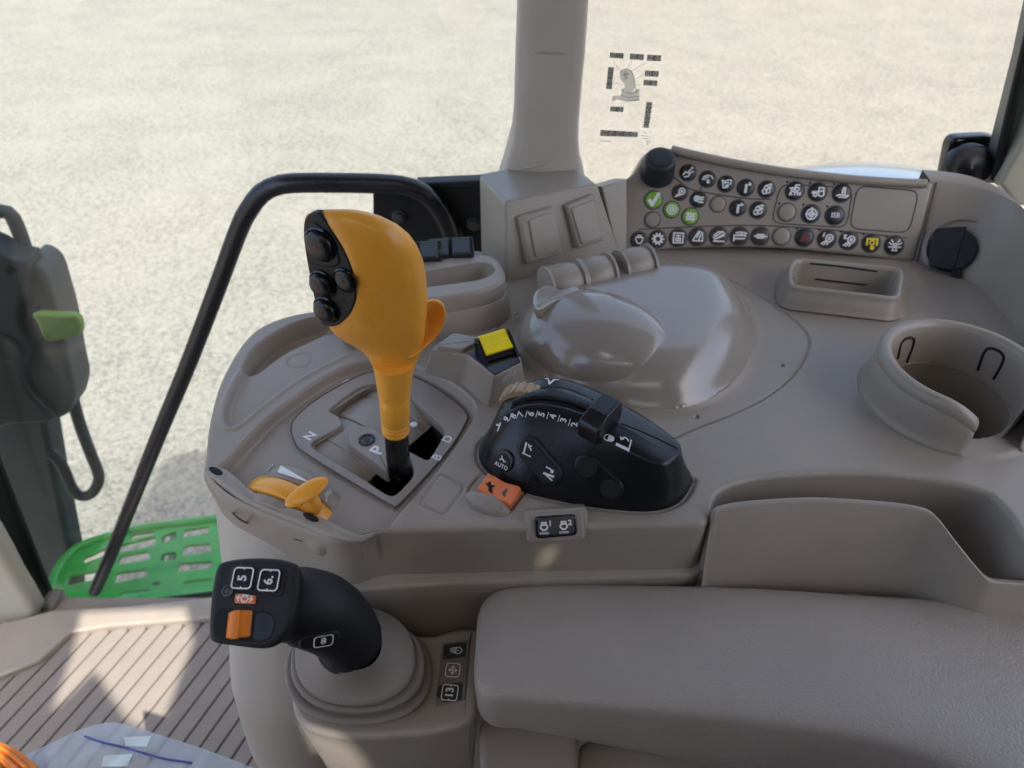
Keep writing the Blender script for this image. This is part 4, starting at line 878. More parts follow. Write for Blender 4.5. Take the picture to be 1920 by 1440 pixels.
for q, q2 in (((506, 880), (514, 871)), ((613, 929), (620, 920))):
    f = hframe(['dial_housing', 'deck'], q, q2); icon('speed_symbol', [('fill', [(-1, -.3), (-.5, -.1), (-.2, .3), (.3, .4), (.6, .15), (1, .3), (.9, -.1), (.5, -.3), (.2, -.1), (-.3, -.2), (-.6, -.5)])], f, .0065, M['graypr'], con, lift=.0008)
# ---------------------------------------------------------------- orange shift lever
lev = thing('shift_lever', 'tall orange shift lever with black thumb buttons in the gate', 'lever', P(748, 888, -.02))
LY = .405
tube('shaft', [P(750, 893, -.06), P(748, 885, -.015), PY(742, 800, LY)], .0098, M['blackg'], lev, n=16)
sa, sb = PY(742, 811, LY), PY(737, 680, LY); ax_ = sb - sa; LL = ax_.length
prof = [(.0075, -.001), (.0098, 0), (.0108, .0012)]
for k in range(3): z0 = .002 + k*.0036; prof += [(.0110, z0), (.0113, z0+.0016), (.0107, z0+.0024), (.0107, z0+.003)]
prof += [(.0115, .0145), (.0118, .03), (.0119, .0395), (.0117, .04), (.0123, .0405), (.0134, .055), (.0150, LL)]
lathe('stem', prof, sa, ax_, M['orange'], lev, seg=36)
rowsL = [(722, 712, 768, .009), (712, 707, 772, .0125), (700, 703, 775, .0145), (686, 699, 778, .016), (672, 692, 784, .018), (660, 680, 790, .0205), (650, 664, 793, .0235), (640, 646, 795, .027), (628, 630, 796, .0295), (610, 617, 797.5, .032), (585, 607, 799, .0345), (550, 597, 800, .0365), (515, 589, 798, .037), (485, 583, 792, .036), (460, 578, 782, .034), (440, 575.5, 768, .031), (424, 575, 748, .0275), (412, 577, 724, .023), (405, 584, 705, .018), (401.5, 598, 686, .011), (400.5, 625, 665, .004)]
def grip_rings(clip=None):
    R = []
    for py, xl, xr, b in rowsL:
        c = PY((xl+xr)/2, py, LY + .006); hw = (xr-xl)/2*pxsize(c); ro = []
        for k in range(64):
            a = 2*math.pi*k/64; sg = lambda v, e: math.copysign(abs(v)**e, v); e = .88 if py < 650 else 1.0
            v = c + CR*(hw*sg(math.cos(a), e)) + CF*(b*sg(math.sin(a), e))
            if clip:
                d_ = (v - clip[0]).dot(clip[1])
                if d_ > 0: v = v - clip[1]*d_
            ro.append(v)
        R.append(ro)
    return R
R0 = grip_rings(); VV = [v for r_ in R0 for v in r_]; m_ = 64
BVH['rawgrip'] = BVHTree.FromPolygons(VV, [(k*m_+i, k*m_+(i+1) % m_, (k+1)*m_+(i+1) % m_, (k+1)*m_+i) for k in range(len(R0)-1) for i in range(m_)])
q1, q2, q3 = hit('rawgrip', 608, 412)[0], hit('rawgrip', 668, 540)[0], hit('rawgrip', 636, 606)[0]
FNo = (q2-q1).cross(q3-q1).normalized()
if FNo.x > 0: FNo = -FNo
print('FACE', FNo); FP = (q2, FNo)
rings = grip_rings(FP)
loft('grip', rings, M['orange'], lev, cap1=True, sharp=55, bvh='grip')
fo = [(572, 412), (582, 400), (602, 402), (622, 430), (645, 467), (660, 503), (668, 540), (666, 566), (655, 590), (636, 608), (615, 612), (603, 604), (594, 575), (584, 530), (575, 480), (570, 440)]
fp = slab('thumb_face', cr([p + FNo*.0009 for p in PPs(fo, FP)], 70), FNo, .006, .0012, M['blackm'], lev, bvh='tface', seg=4)
slab('thumb_pad', cr([p + FNo*.0018 for p in PPs([(584, 418), (600, 420), (622, 445), (634, 470), (640, 490), (625, 500), (598, 496), (584, 488), (580, 450)], FP)], 40), FNo, .004, .0012, M['blackm'], lev)
for (x, y, rr_, h) in ((602, 458, .0098, .005), (606, 532, .0084, .0055), (648, 525, .0072, .0025), (613, 580, .0084, .0055)):
    p, n = hit('tface', x, y); n = FNo
    b = lathe('thumb_button', [(rr_, 0), (rr_, h*.45), (rr_*.9, h*.72), (rr_*.65, h*.92), (rr_*.3, h), (rr_*.05, h)], p + n*.001, n, M['black'], lev, seg=28)
    lathe('button_ring', [(rr_*1.22, -.0002), (rr_*1.22, .0012), (rr_*1.12, .0018), (rr_*1.03, .0008)], p, n, M['blackg'], b, seg=28)
    f = frame(p + n*(h+.0012), Vector((.6, -.75, 0)), n); icon('symbol', [[(-.4, -.4), (0, .3)], [(0, -.4), (.3, .4)], [(-.3, .1), (.4, .1)]], f, rr_*.45, M['redpr'], b, .18)
# curled flange: a spoon-shaped thumb rest
fo_ = [(764, 672), (762, 655), (772, 640), (788, 606), (795, 578), (802, 565), (818, 562), (831, 570), (836, 588), (831, 610), (817, 634), (796, 653), (778, 668)]
FN2 = Vector((.25, -.90, .35)).normalized(); fpl = (PY(790, 630, LY + .004), FN2)
oo = cr(PPs(fo_, fpl), 60); c0_ = PP(800, 610, fpl)
curl = lambda p, k: p - FN2*k
ext = max((p - c0_).length for p in oo)
rings = []
for f_, dz in ((.0, -.0065), (.3, -.006), (.6, -.0035), (.85, .0005), (.95, .002), (1.0, .0005), (1.0, -.003), (.93, -.007), (.7, -.0125), (.4, -.015), (.0, -.016)):
    rings.append([c0_.lerp(p, f_) + FN2*dz for p in oo])
loft('flange', rings, M['orange'], lev)
# ---------------------------------------------------------------- black control pod
pod = thing('control_pod', 'black hitch control pod with numbered slider on the console', 'control pod', P(1100, 900, 0))
NB = 120
bB = cr(pod_b, NB)
# match top ring to base ring point by point through the shared control indices
def cr_idx(pts, per):
    A = [Vector(p) for p in pts]; m = len(A); out = []
    for i in range(m):
        p0, p1, p2, p3 = A[i-1], A[i], A[(i+1) % m], A[(i+2) % m]
        for k in range(per):
            t = k/per; out.append(0.5*((2*p1) + (p2-p0)*t + (2*p0-5*p1+4*p2-p3)*t*t + (3*p1-p0-3*p2+p3)*t**3))
    return out
bB = cr_idx(pod_b, 8); tT = cr_idx(pod_t, 8)
spine = cr([P(*q) for q in [(930, 785, .031), (945, 768, .039), (975, 752, .0475), (1030, 745, .0525), (1105, 768, .0515), (1185, 812, .0465), (1240, 843, .0400), (1270, 850, .0365)]], 80, False)
pax = (spine[-1] - spine[0]); pax.z = 0; pax.normalize()
su = np.array([(s - spine[0]).dot(pax) for s in spine])
def spine_at(p):
    u = (p - spine[0]).dot(pax); u = min(max(u, su[0]), su[-1])
    return Vector([float(np.interp(u, su, [s[c] for s in spine])) for c in range(3)])
rings = [[p - UP*.004 for p in bB]]
for t in (0, .12, .3, .5, .7, .84, .92):
    rings.append([Vector((b.x + (a.x-b.x)*t**1.15, b.y + (a.y-b.y)*t**1.15, a.z*(t**.88))) for a, b in zip(tT, bB)])
def toward(p, f_):
    s = spine_at(p); q = p.lerp(s, f_); return q
rings.append([toward(p, .03) + UP*.0002 for p in [a.lerp(b, .02) for a, b in zip(tT, bB)]])
for f_, up in ((.10, .0012), (.22, .0018), (.4, .0022), (.65, .0022), (.85, .002), (1.0, .002)):
    rings.append([toward(p, f_) + UP*up for p in tT])
loft('pod_body', rings, M['black'], pod, sharp=None, bvh='pod')
def surfline(name, q, r_, m, n=40, key='pod', lift=0.0, par=None, dense=True):
    pp = [Vector((x, y, 0)) for x, y in q]; pp = cr(pp, 14, False); w_ = []
    for v in pp:
        o_, n_ = hit(key, v.x, v.y); w_.append(o_ + n_*lift)
    return tube(name, w_, r_, m, par or pod, n=n, seg=6)
surfline('slot', [(1016, 727), (1048, 727), (1077, 734), (1112, 750)], .0007, M['void'])
surfline('slot', [(958, 765), (987, 756), (1019, 754), (1057, 760), (1100, 776)], .0012, M['void'])
surfline('slot', [(944, 783), (969, 773), (1010, 769), (1062, 778), (1098, 790)], .0010, M['void'])
surfline('seam', [(1164, 794), (1200, 808), (1240, 826), (1270, 841)], .0006, M['void'])
# slider track bands, proud of the body
def band(name, qa, qb, lift, m):
    A = cr([Vector((x, y, 0)) for x, y in qa], 18, False); B = cr([Vector((x, y, 0)) for x, y in qb], 18, False)
    ra = [hit('pod', v.x, v.y) for v in A]; rb = [hit('pod', v.x, v.y) for v in B]
    R = [[a[0] - a[1]*.001 for a in ra], [a[0] + a[1]*lift*.7 for a in ra], [a[0].lerp(b[0], .08) + a[1]*lift for a, b in zip(ra, rb)], [a[0].lerp(b[0], .5) + a[1]*lift*1.15 for a, b in zip(ra, rb)], [a[0].lerp(b[0], .92) + a[1]*lift for a, b in zip(ra, rb)], [b[0] + b[1]*lift*.7 for b in rb], [b[0] - b[1]*.001 for b in rb]]
    return loft(name, R, m, pod, closed=False, sharp=50)
band('slider_band', [(966, 752), (990, 742), (1020, 731), (1060, 733), (1108, 751)], [(962, 762), (990, 753), (1022, 751), (1058, 757), (1104, 772)], .0028, M['black'])
band('scale_band', [(955, 771), (985, 760), (1020, 758), (1060, 765), (1098, 778)], [(950, 780), (975, 770), (1012, 766), (1062, 775), (1096, 787)], .0015, M['black'])
# numbers
W = M['white']
nums = [('9', 950, 786), ('8', 963, 780), ('7', 977, 777), ('6', 996, 776), ('5', 1016, 777), ('4', 1037.5, 781), ('3', 1057, 788), ('2', 1077.5, 796), ('1', 1095, 803)]
for i, (c_, x, y) in enumerate(nums):
    sx = 1.0 if i > 3 else (.62, .75, .85, .95)[i]
    f = hframe('pod', (x, y), (x + 3 + (4-i)*.5, y - 10)); text('number', c_, f, .0072, W, pod, .03)
    if i < 8:
        x2, y2 = (x + nums[i+1][1])/2 + .5, (y + nums[i+1][2])/2
        g = hframe('pod', (x2, y2), (x2 + 3, y2 - 10)); mk('tick', [fr(g, a, b, .0003) for a, b in ((-.0028, -.0003), (.0028, -.0003), (.0028, .0003), (-.0028, .0003))], [(0, 1, 2, 3)], W, pod, False)
f = hframe('pod', (1127, 818), (1128, 808)); mk('tick', [fr(f, a, b, .0003) for a, b in ((-.002, -.0003), (.002, -.0003), (.002, .0003), (-.002, .0003))], [(0, 1, 2, 3)], W, pod, False)
icon('lock_symbol', [arc(-.1, 0, .55, 90, 270, 8), [(-.1, .55), (.1, .55)], [(-.1, -.55), (.1, -.55)], ('fill', [(.0, -.62), (.75, -.55), (1.05, -.25), (1.05, .25), (.75, .55), (.0, .62)])], hframe('pod', (1140, 821), (1150, 824)), .0046, W, pod, .18)
icon('lower_symbol', [[(.8, .9), (.8, -.7)], ('w', .4, [(.7, -.5), (-.8, -.2)]), arc(.0, .5, .5, 20, 150, 6), [(-.6, .9), (-.45, .6), (-.2, .8)]], hframe('pod', (1169, 834), (1180, 837)), .006, W, pod, .18)
icon('raise_symbol', [[(-.9, .7), (-.5, .7), (-.1, -.7)], ('w', .3, [(-.1, -.7), (.3, .5)]), [(.3, .7), (.6, .5), (.9, .7)], [(-.3, .2), (0, -.5)]], hframe('pod', (1033, 716), (1045, 717)), .0062, W, pod, .2)
f = hframe('pod', (936, 797), (941, 788)); icon('end_symbol', [[(-.8, -.3), (.0, -.2), (-.2, .5)], [(.0, -.2), (.8, .2)], [(.2, .3), (.8, .2)]], f, .0055, W, pod, .25)
# slider cap
hc, hn_ = hit('pod', 1128, 790)
f = frame(hc, P(1170, 800, .05) - P(1120, 775, .05), (hn_ + UP).normalized()); V = []
levels = [((-.0085, .0085, -.014, .0135), 0), ((-.0085, .0085, -.014, .0135), .0125), ((-.0075, .0075, -.0128, .0125), .0145)]
def srect(xh, y0, y1, z): return rnd([fr(f, a, b, z) for a, b in ((-xh, y0), (xh, y0), (xh, y1), (-xh, y1))], .0022, 4)
loft('slider_cap', [srect(.0092, -.0205, .0135, -.004), srect(.0097, -.0210, .0140, .006), srect(.0096, -.0205, .0138, .0105), srect(.0092, -.0185, .0135, .0125), srect(.0082, -.0105, .0125, .0168), srect(.0074, -.0095, .0118, .0176), srect(.006, -.0080, .0105, .0177)], M['black'], pod, cap1=True, sharp=40)
# tan thumbwheel
wc, wn_ = hit('pod', 990, 733); fw = frame(wc, pax, UP); rw = .024
rg = []
for k in range(61):
    a = math.radians(-75 + 150*k/60); rr_ = rw + (.0010 if (k//3) % 2 == 0 else -.0003); e = fw[1]*math.sin(a) + UP*math.cos(a)
    c = wc - UP*(rw - .0042)
    rg.append([c + fw[2]*t + e*(rr_ - dd_) for t, dd_ in ((-.0062, .008), (-.0062, .0008), (-.0052, 0), (.0052, 0), (.0062, .0008), (.0062, .008))])
loft('thumbwheel', rg, M['tan'], pod, closed=False, sharp=35)
# side buttons
def capsule(f, L_, r_): return [fr(f, x, y) for x, y in [(L_ + r_*math.cos(t), r_*math.sin(t)) for t in [math.radians(-90 + 180*k/12) for k in range(13)]] + [(r_*math.cos(t), r_*math.sin(t)) for t in [math.radians(90 + 180*k/12) for k in range(13)]]]
def sidebtn(a, b, r_, sym, prnt=pod, hood=True):
    f = hframe('pod', a, b); Ld = 0.0
    if b and sym == 'pair':
        o2, n2 = hit('pod', *b); n = (f[3] + n2).normalized(); f = frame(f[0], o2 - f[0], n); Ld = (o2 - f[0]).length
    fb = (f[0] + f[3]*.0014, f[1], f[2], f[3])
    slab('button_hood', [p + f[3]*.0014 for p in capsule(frame(f[0] + f[2]*.001, f[1], f[3]), Ld, r_*1.32)], f[3], .008, .0014, M['black'], prnt, seg=3)
    return slab('pod_button', [p + f[3]*.0006 for p in capsule(fb, Ld, r_)], f[3], .003, .001, M['blackm'], prnt), f, Ld
b, f, _ = sidebtn((945, 866), (957, 872), .0072, None)
g = (fr(f, 0, 0, .0023),) + f[1:]
icon('auto_symbol', [('w', .3, [(-.5, .9), (-.1, .2), (.9, -.1)]), ('w', .3, [(-.8, -.1), (-.1, .2)]), ('w', .25, [(.1, .2), (.35, -.35)])], (fr(g, -.0002, .0018),) + f[1:], .0034, W, b, .25, .0002)
text('auto_text', 'AUTO', (fr(g, 0, -.0032),) + f[1:], .0048, W, b, .02)
b, f, Ld = sidebtn((991, 842), (1030, 887), .0078, 'pair')
hz = frame(f[0], P(1000, 842, .02) - P(980, 838, .02), f[3])
icon('raise_arm_symbol', [('w', .3, [(-.5, -.5), (-.4, .9)]), [(-.7, -.7), (.6, -1)], arc(-.4, -.4, 1.0, 20, 60, 5), [(.0, .75), (.15, .45), (.45, .6)]], (fr(hz, 0, 0, .0023),) + hz[1:], .0052, W, b, .22, .0002)
hz2 = (f[0] + f[1]*Ld, ) + hz[1:]
icon('lower_arm_symbol', [('w', .34, [(-.7, -.1), (.8, -.3)]), [(-.7, -.1), (.7, -.9)], [(-.5, .9), (.2, .7), (.6, .3)], [(.3, .3), (.6, .3), (.6, .6)]], (fr(hz2, 0, 0, .0023),) + hz[1:], .0052, W, b, .22, .0002)
f = hframe('pod', (1100, 875), (1145, 915)); o2, n2 = hit('pod', 1145, 915)
f = frame(f[0], o2 - f[0], (f[3]+n2).normalized()); Ld = (o2-f[0]).length
slab('button_hood', [p + f[3]*.0008 for p in capsule(f, Ld, .0098)], f[3], .008, .0016, M['black'], pod)
for s_, r_ in ((0, .0085), (Ld, .0082)):
    lathe('blank_button', [(r_, 0), (r_, .0018), (r_*.93, .0025), (r_*.5, .0027), (r_*.05, .0027)], f[0] + f[1]*s_, f[3], M['blackm'], pod, seg=28)
# ---------------------------------------------------------------- yellow switch in its block
ys = thing('throttle_lock_switch', 'yellow rocker in a taupe block beside the black pod', 'switch', P(930, 760, 0))
YZ = .034
yt = Ps([(808, 653), (850, 623), (900, 631), (957, 626), (979, 678), (928, 706), (880, 667)], YZ); yb = Ps([(790, 690), (850, 660), (905, 665), (975, 668), (987, 718), (914, 766), (866, 722)], 0)
yt = rnd(yt, .004, 3); yb = rnd(yb, .004, 3)
loft('switch_block', [[v - UP*.006 for v in yb], [v.lerp(u, .9) for v, u in zip(yb, yt)], [v - UP*.0012 for v in yt], [v - UP*.0002 for v in inset(yt, UP, .0008)], inset(yt, UP, .002)], M['taupe'], ys, cap1=True, sharp=55, bvh='yblock')
slab('blank_cap', rnd(Ps([(817, 648), (848, 624), (898, 638), (868, 655)], YZ+.005), .003), UP, .006, .001, M['taupe2'], ys)
wl = rnd(Ps([(878, 662), (902, 649), (956, 628), (976, 677), (928, 702)], YZ + .0012), .002)
slab('switch_well', wl, UP, .003, .0005, M['blackg'], ys)
yc = P(930, 662, YZ); fy = frame(yc, P(975, 650, YZ) - P(905, 672, YZ), UP)
def prism(name, prof, w0, w1, m, par, f):
    """profile (y,z) in frame f extruded along x from w0 to w1"""
    A = [fr(f, w0, y, z) for y, z in prof]; B = [fr(f, w1, y, z) for y, z in prof]; n = len(prof)
    return mk(name, A + B, [tuple(range(n)), tuple(range(n, 2*n))[::-1]] + [(i, i+n, (i+1) % n + n, (i+1) % n) for i in range(n)], m, par, True, 30)
for w0, w1 in ((-.0165, -.0140), (.0140, .0165)):
    prism('switch_cheek', [(-.016, .001), (.010, .001), (.011, .014), (.008, .017), (.004, .017)], w0, w1, M['black'], ys, fy)
prism('switch_lever', [(-.010, .002), (.009, .002), (.0085, .012), (-.001, .009)], -.0138, .0138, M['black'], ys, fy)
prism('yellow_cap', [(-.0075, .0065), (-.0075, .0085), (-.001, .0120), (.003, .0150), (.008, .0175), (.0105, .0165), (.0105, .012), (.0, .0105)], -.0135, .0135, M['yellow'], ys, fy)
for k in range(3): prism('yellow_rib', [(-.001+k*.003, .0118+k*.0018), (.0002+k*.003, .0134+k*.0018), (.0012+k*.003, .0133+k*.0018)], -.0125, .0125, M['yellow'], ys, fy)
f = hframe('yblock', (955, 703), (970, 696)); icon('tractor_symbol', [arc(-.15, -.25, .3), arc(-.75, -.4, .15), [(-1, -.1), (-.4, -.05), (-.35, .5), (.15, .5), (.2, 0)], [(.2, -.1), (.6, 0)], arc(.7, -.1, .2), [(.5, .3), (.9, .35), (1, .0)]], f, .0085, M['graypr'], ys, .14)
# ---------------------------------------------------------------- orange speed rocker
os_ = thing('speed_rocker', 'orange rocker switch with hare and tortoise symbols', 'switch', P(930, 925, 0))
rk = Ps([(897, 900), (910, 889), (938, 902), (968, 908), (973, 924), (952, 944), (893, 919)], .006)
f = frame(P(936, 926, .001), P(972, 935, .001) - P(905, 908, .001), UP)
slab('switch_plate', rnd(Ps([(876, 922), (905, 887), (986, 916), (954, 960)], -.001), .004), UP, .004, .0008, M['taupe2'], os_)
prof = [(-.0150, -.002), (-.0150, .0072), (-.0138, .0084), (0, .0050), (.0126, .0070), (.0150, .0054), (.0150, -.002)]
hw = .0092; A, B, C_, D_ = [], [], [], []
n = len(prof)
A = [fr(f, x, -hw, z) for x, z in prof]; B = [fr(f, x, hw, z) for x, z in prof]
rk_ = mk('rocker', A + B, [tuple(range(n)), tuple(range(n, 2*n))[::-1]] + [(i, i+n, (i+1) % n + n, (i+1) % n) for i in range(n)], M['orange3'], os_, False, bvh='rk')
bv = rk_.modifiers.new('b', 'BEVEL'); bv.width = .0012; bv.segments = 3; rk_.data.polygons.foreach_set('use_smooth', [True]*len(rk_.data.polygons))
f1 = hframe('rk', (920, 914), (924, 904)); icon('hare_symbol', [('fill', [(-.9, -.2), (-.6, .2), (-.2, .25), (.1, .6), (.3, 1.0), (.45, .6), (.9, .5), (.8, .2), (.4, .1), (.6, -.5), (.3, -.4), (.0, -.2), (-.5, -.4), (-.8, -.7)])], f1, .0055, M['void'], rk_)
f1 = hframe('rk', (946, 924), (950, 915)); icon('tortoise_symbol', [('fill', [(-.9, -.3), (-.6, .1), (-.2, .35), (.3, .3), (.6, .05), (.95, .15), (.9, -.15), (.6, -.2), (.3, -.45), (.2, -.2), (-.4, -.2), (-.6, -.45)])], f1, .0048, M['dkbtn'], rk_)
gd_ = P(955, 958, .0) - P(880, 925, 0)
ellip('finger_guard', P(914, 948, -.002), gd_*.56, Vector((-gd_.y, gd_.x, 0)).normalized()*.0095, UP*.010, M['taupe'], os_)
# ---------------------------------------------------------------- engine speed rocker in its bezel on the front edge
es = thing('engine_speed_switch', 'black rocker marked 1 and 2 on the console front edge', 'switch', P(1042, 1015, -.03))
EN = Vector((0, -.72, .70)).normalized(); EP = (P(1042, 992, -.006) + EN*.004, EN)
slab('bezel', rnd(PPs([(984, 958), (1098, 950), (1103, 965), (1097, 1012), (988, 1018)], EP), .003), EN, .03, .0012, M['taupe'], es, taper=.002)
slab('bezel_frame', rnd([p + EN*.0012 for p in PPs([(988, 962), (1092, 956), (1096, 1008), (991, 1013)], EP)], .004), EN, .003, .0012, M['taupe2'], es)
slab('rocker_frame', rnd([p + EN*.0026 for p in PPs([(1000, 968), (1080, 963), (1083, 1003), (1004, 1010)], EP)], .004), EN, .004, .0012, M['blackg'], es)
rb = slab('rocker', rnd([p + EN*.0036 for p in PPs([(1007, 972), (1075, 968), (1077, 1001), (1009, 1006)], EP)], .003), EN, .003, .001, M['dkbtn'], es, bvh='erk')
EI = [[(-.45, .35), (-.6, .1), (-.6, -.2), (-.25, -.55), (.25, -.55), (.6, -.2), (.6, .1), (.45, .35)], [(-.45, .35), (.45, .35)], [(-.3, .35), (-.4, .75), (.4, .75), (.3, .35)]]
for x, y, d_ in ((1020, 988, '1'), (1057, 986, '2')):
    f = hframe('erk', (x, y), (x+10, y-.5)); icon('engine_symbol', EI, f, .0042, W, rb, .3); text('number', d_, (fr(f, .0048, .0022),) + f[1:], .0055, W, rb, .04); text('unit_text', 'n/min', (fr(f, 0, -.0046),) + f[1:], .0032, W, rb, .02)
# ---------------------------------------------------------------- armrest
arm = thing('armrest', 'padded taupe armrest with grained skin in the foreground', 'armrest', P(1400, 1430, -.16))
AZ = -.076
pairs = [((958, 1116), (952, 1330)), ((1020, 1111), (1015, 1336)), ((1100, 1110), (1100, 1343)), ((1300, 1113), (1300, 1362)), ((1450, 1119), (1450, 1380)), ((1600, 1129), (1600, 1402)), ((1750, 1138), (1740, 1440)), ((1850, 1149), (1830, 1488)), ((1960, 1178), (1930, 1560)), ((2150, 1240), (2100, 1660))]
Bs = cr([P(*a, AZ) for a, b in pairs], 60, False); Fs = cr([P(*b, AZ) for a, b in pairs], 60, False)
def asec(b, f_, sc=1.0, off=Vector(), dp=.060):
    c = (b+f_)/2; h = (b-f_)/2*sc; o_ = []
    for k in range(48):
        a = 2*math.pi*k/48; cs, sn = math.cos(a), math.sin(a)
        v = math.copysign(abs(cs)**(2/5), cs); z = math.copysign(abs(sn)**(2/4.5), sn)
        o_.append(c + off + h*v*(1 if z > 0 else 1 - .12*(-z)) + UP*(z*(.019 if z > 0 else dp)*(.25 + .75*sc if sc < 1 else 1)))
    return o_
end = (Bs[0]-Bs[3]).normalized()
rings = []
for k in range(9):
    a = math.pi/2*(1 - k/8); e = .026*math.sin(a)**1.0; rings.append(asec(Bs[0], Fs[0], max(math.cos(a)**.42, .02) if k else .02, end*e))
rings += [asec(b, f_, dp=.060 + .055*min(i/26, 1)) for i, (b, f_) in enumerate(zip(Bs[1:], Fs[1:]))]
loft('pad', rings, M['arm'], arm, cap0=True, cap1=True)
slab('support', rnd(Ps([(898, 1340), (1090, 1340), (1080, 1520), (900, 1520)], -.142), .012), UP, .1, .006, M['taupe2'], arm)
slab('support_bracket', rnd(Ps([(1080, 1380), (2000, 1400), (2000, 1800), (1060, 1700)], -.16), .02), UP, .1, .006, M['taupe2'], arm)
# ---------------------------------------------------------------- joystick
joy = thing('joystick', 'black joystick with orange thumb wheel on a taupe rubber boot', 'joystick', P(670, 1350, -.12))
KZ = -.108
bo_ = [(545, 1300), (560, 1240), (620, 1190), (700, 1172), (770, 1186), (812, 1192), (835, 1182), (860, 1177), (893, 1176), (899, 1190), (897, 1300), (893, 1345), (868, 1362), (810, 1376), (700, 1384), (630, 1382), (580, 1368), (550, 1342)]
slab('base_box', rnd(Ps(bo_, KZ), .008), UP, .16, .005, M['taupe2'], joy, seg=5, taper=-.010, bvh='jbase')
# boot: stacked folds
def ring(cx, cy, rx, ry, z, e=2.3, n=72):
    o_ = []
    for k in range(n):
        a = 2*math.pi*k/n; c, s = math.cos(a), math.sin(a)
        o_.append(P(cx + rx*math.copysign(abs(c)**(2/e), c), cy + ry*math.copysign(abs(s)**(2/e), s), z))
    return o_
fold = [(672, 1262, 137, 98, -.108), (672, 1261, 138, 99, -.100), (672, 1260, 134, 96, -.096), (671, 1257, 122, 86, -.0975), (671, 1254, 116, 81, -.102), (671, 1252, 120, 84, -.094), (671, 1248, 126, 90, -.087), (670, 1245, 122, 89, -.083), (669, 1242, 113, 83, -.0835), (668, 1239, 106, 80, -.086), (667, 1236, 112, 86, -.080), (665, 1232, 112, 92, -.0745), (664, 1229, 108, 92, -.0715), (662, 1226, 102, 88, -.070), (660, 1222, 92, 80, -.067), (658, 1214, 78, 68, -.060), (657, 1207, 67, 60, -.052), (656, 1203, 60, 54, -.046)]
loft('boot', [ring(*q) for q in fold], M['rubber'], joy, bvh='boot')
# neck
pts = [P(656, 1208, -.052), P(655, 1196, -.040), P(643, 1178, -.027), P(624, 1161, -.014), P(602, 1148, -.003), P(576, 1139, .006), P(548, 1136, .012), P(522, 1140, .012)]
sp_ = cr(pts, 40, False); rad_ = np.interp(np.linspace(0, 1, 40), [0, .08, .25, .45, .65, .85, 1], [.0222, .0226, .0236, .0252, .0262, .0255, .022])
V, F = tube_vf(sp_, [float(r_) for r_ in rad_], 32); mk('neck', V, F, M['blackm'], joy, True, 60, 'neck')
lathe('neck_collar', [(.024, -.004), (.0245, .0), (.0242, .003), (.022, .0045)], P(656, 1203, -.050), (sp_[4] - sp_[0]), M['blackm'], joy, seg=36)
# head
HN = Vector((-.10, -.42, .90)).normalized(); HP = (P(475, 1130, .046), HN)
ho = [(399, 1082), (404, 1064), (414, 1053), (450, 1046), (495, 1045), (530, 1049), (556, 1060), (558, 1085), (555, 1120), (550, 1150), (538, 1180), (522, 1203), (505, 1213), (480, 1215), (430, 1209), (397, 1203), (390, 1190), (390, 1160), (393, 1120)]
slab('head', cr(PPs(ho, HP), 90), HN, .034, .0035, M['blackm'], joy, seg=4, taper=-.008, bvh='jhead')
def hp(q, l=0.0): return [p + HN*l for p in PPs(q, HP)]
slab('key_frame', rnd(hp([(432, 1066), (436, 1060), (470, 1059), (530, 1063), (535, 1068), (532, 1112), (524, 1120), (484, 1114), (450, 1110), (440, 1098), (428, 1092)], .0008), .003), HN, .002, .0006, M['blackm'], joy)
for q, c_, dot, ctr in (([(438, 1064), (480, 1066), (474, 1108), (452, 1107), (440, 1096), (433, 1092)], '5', False, (458, 1085)), ([(488, 1067), (528, 1070), (523, 1113), (484, 1110)], '6.', False, (507, 1089))):
    k = slab('key', rnd(hp(q, .0019), .002), HN, .003, .0007, M['black'], joy)
    d = ray(*ctr); c = PP(*ctr, HP) + HN*.0022
    f = frame(c, PP(ctr[0]+2, ctr[1]-10, HP) - PP(*ctr, HP), HN)
    text('number', c_, f, .0078, W, k, .03)
    s = .0062; c8 = rrect(1, 1, .35, 4)
    icon('number_frame', [c8 + [c8[0]], ('fill', [(1.0, .2), (.78, 0), (1.0, -.2)]), ('fill', [(-1.0, -.2), (-.78, 0), (-1.0, .2)])], f, s, W, k, .15)
slab('direction_plate', rnd(hp([(443, 1113), (481, 1117), (479, 1133), (441, 1131)], .0012), .0008), HN, .002, .0004, M['orange3'], joy)
f = frame(PP(461, 1123, HP) + HN*.0014, PP(471, 1124, HP) - PP(461, 1123, HP), HN)
icon('direction_symbol', [[(-.9, 0), (-.6, .3)], [(-.9, 0), (-.6, -.3)], [(.9, 0), (.6, .3)], [(.9, 0), (.6, -.3)], [(-.9, 0), (-.5, 0)], [(.5, 0), (.9, 0)], arc(0, 0, .38, 0, 360, 10), [(-.3, .4), (-.1, .15)], [(.3, .4), (.1, .15)], [(0, -.4), (0, -.2)]], f, .0058, W, joy, .13)
p = PP(428, 1108, HP); lathe('sensor', [(.0036, 0), (.0036, .0012), (.0028, .0014), (.0024, .0006), (.0002, .0008)], p, HN, mat('sensor_grey', (.06, .06, .065), .3), joy, seg=20)
wellp = rnd(hp([(406, 1146), (418, 1139), (500, 1146), (513, 1154), (516, 1168), (510, 1192), (498, 1204), (414, 1202), (402, 1196), (401, 1170)], .0003), .005)
slab('wheel_well', wellp, HN, .002, .0002, M['void'], joy)
slab('well_ramp', rnd(hp([(482, 1147), (506, 1150), (515, 1160), (513, 1184), (500, 1203), (474, 1200)], .0008), .004), (HN + Vector((-.25, 0, 0))).normalized(), .002, .0004, M['char'], joy)
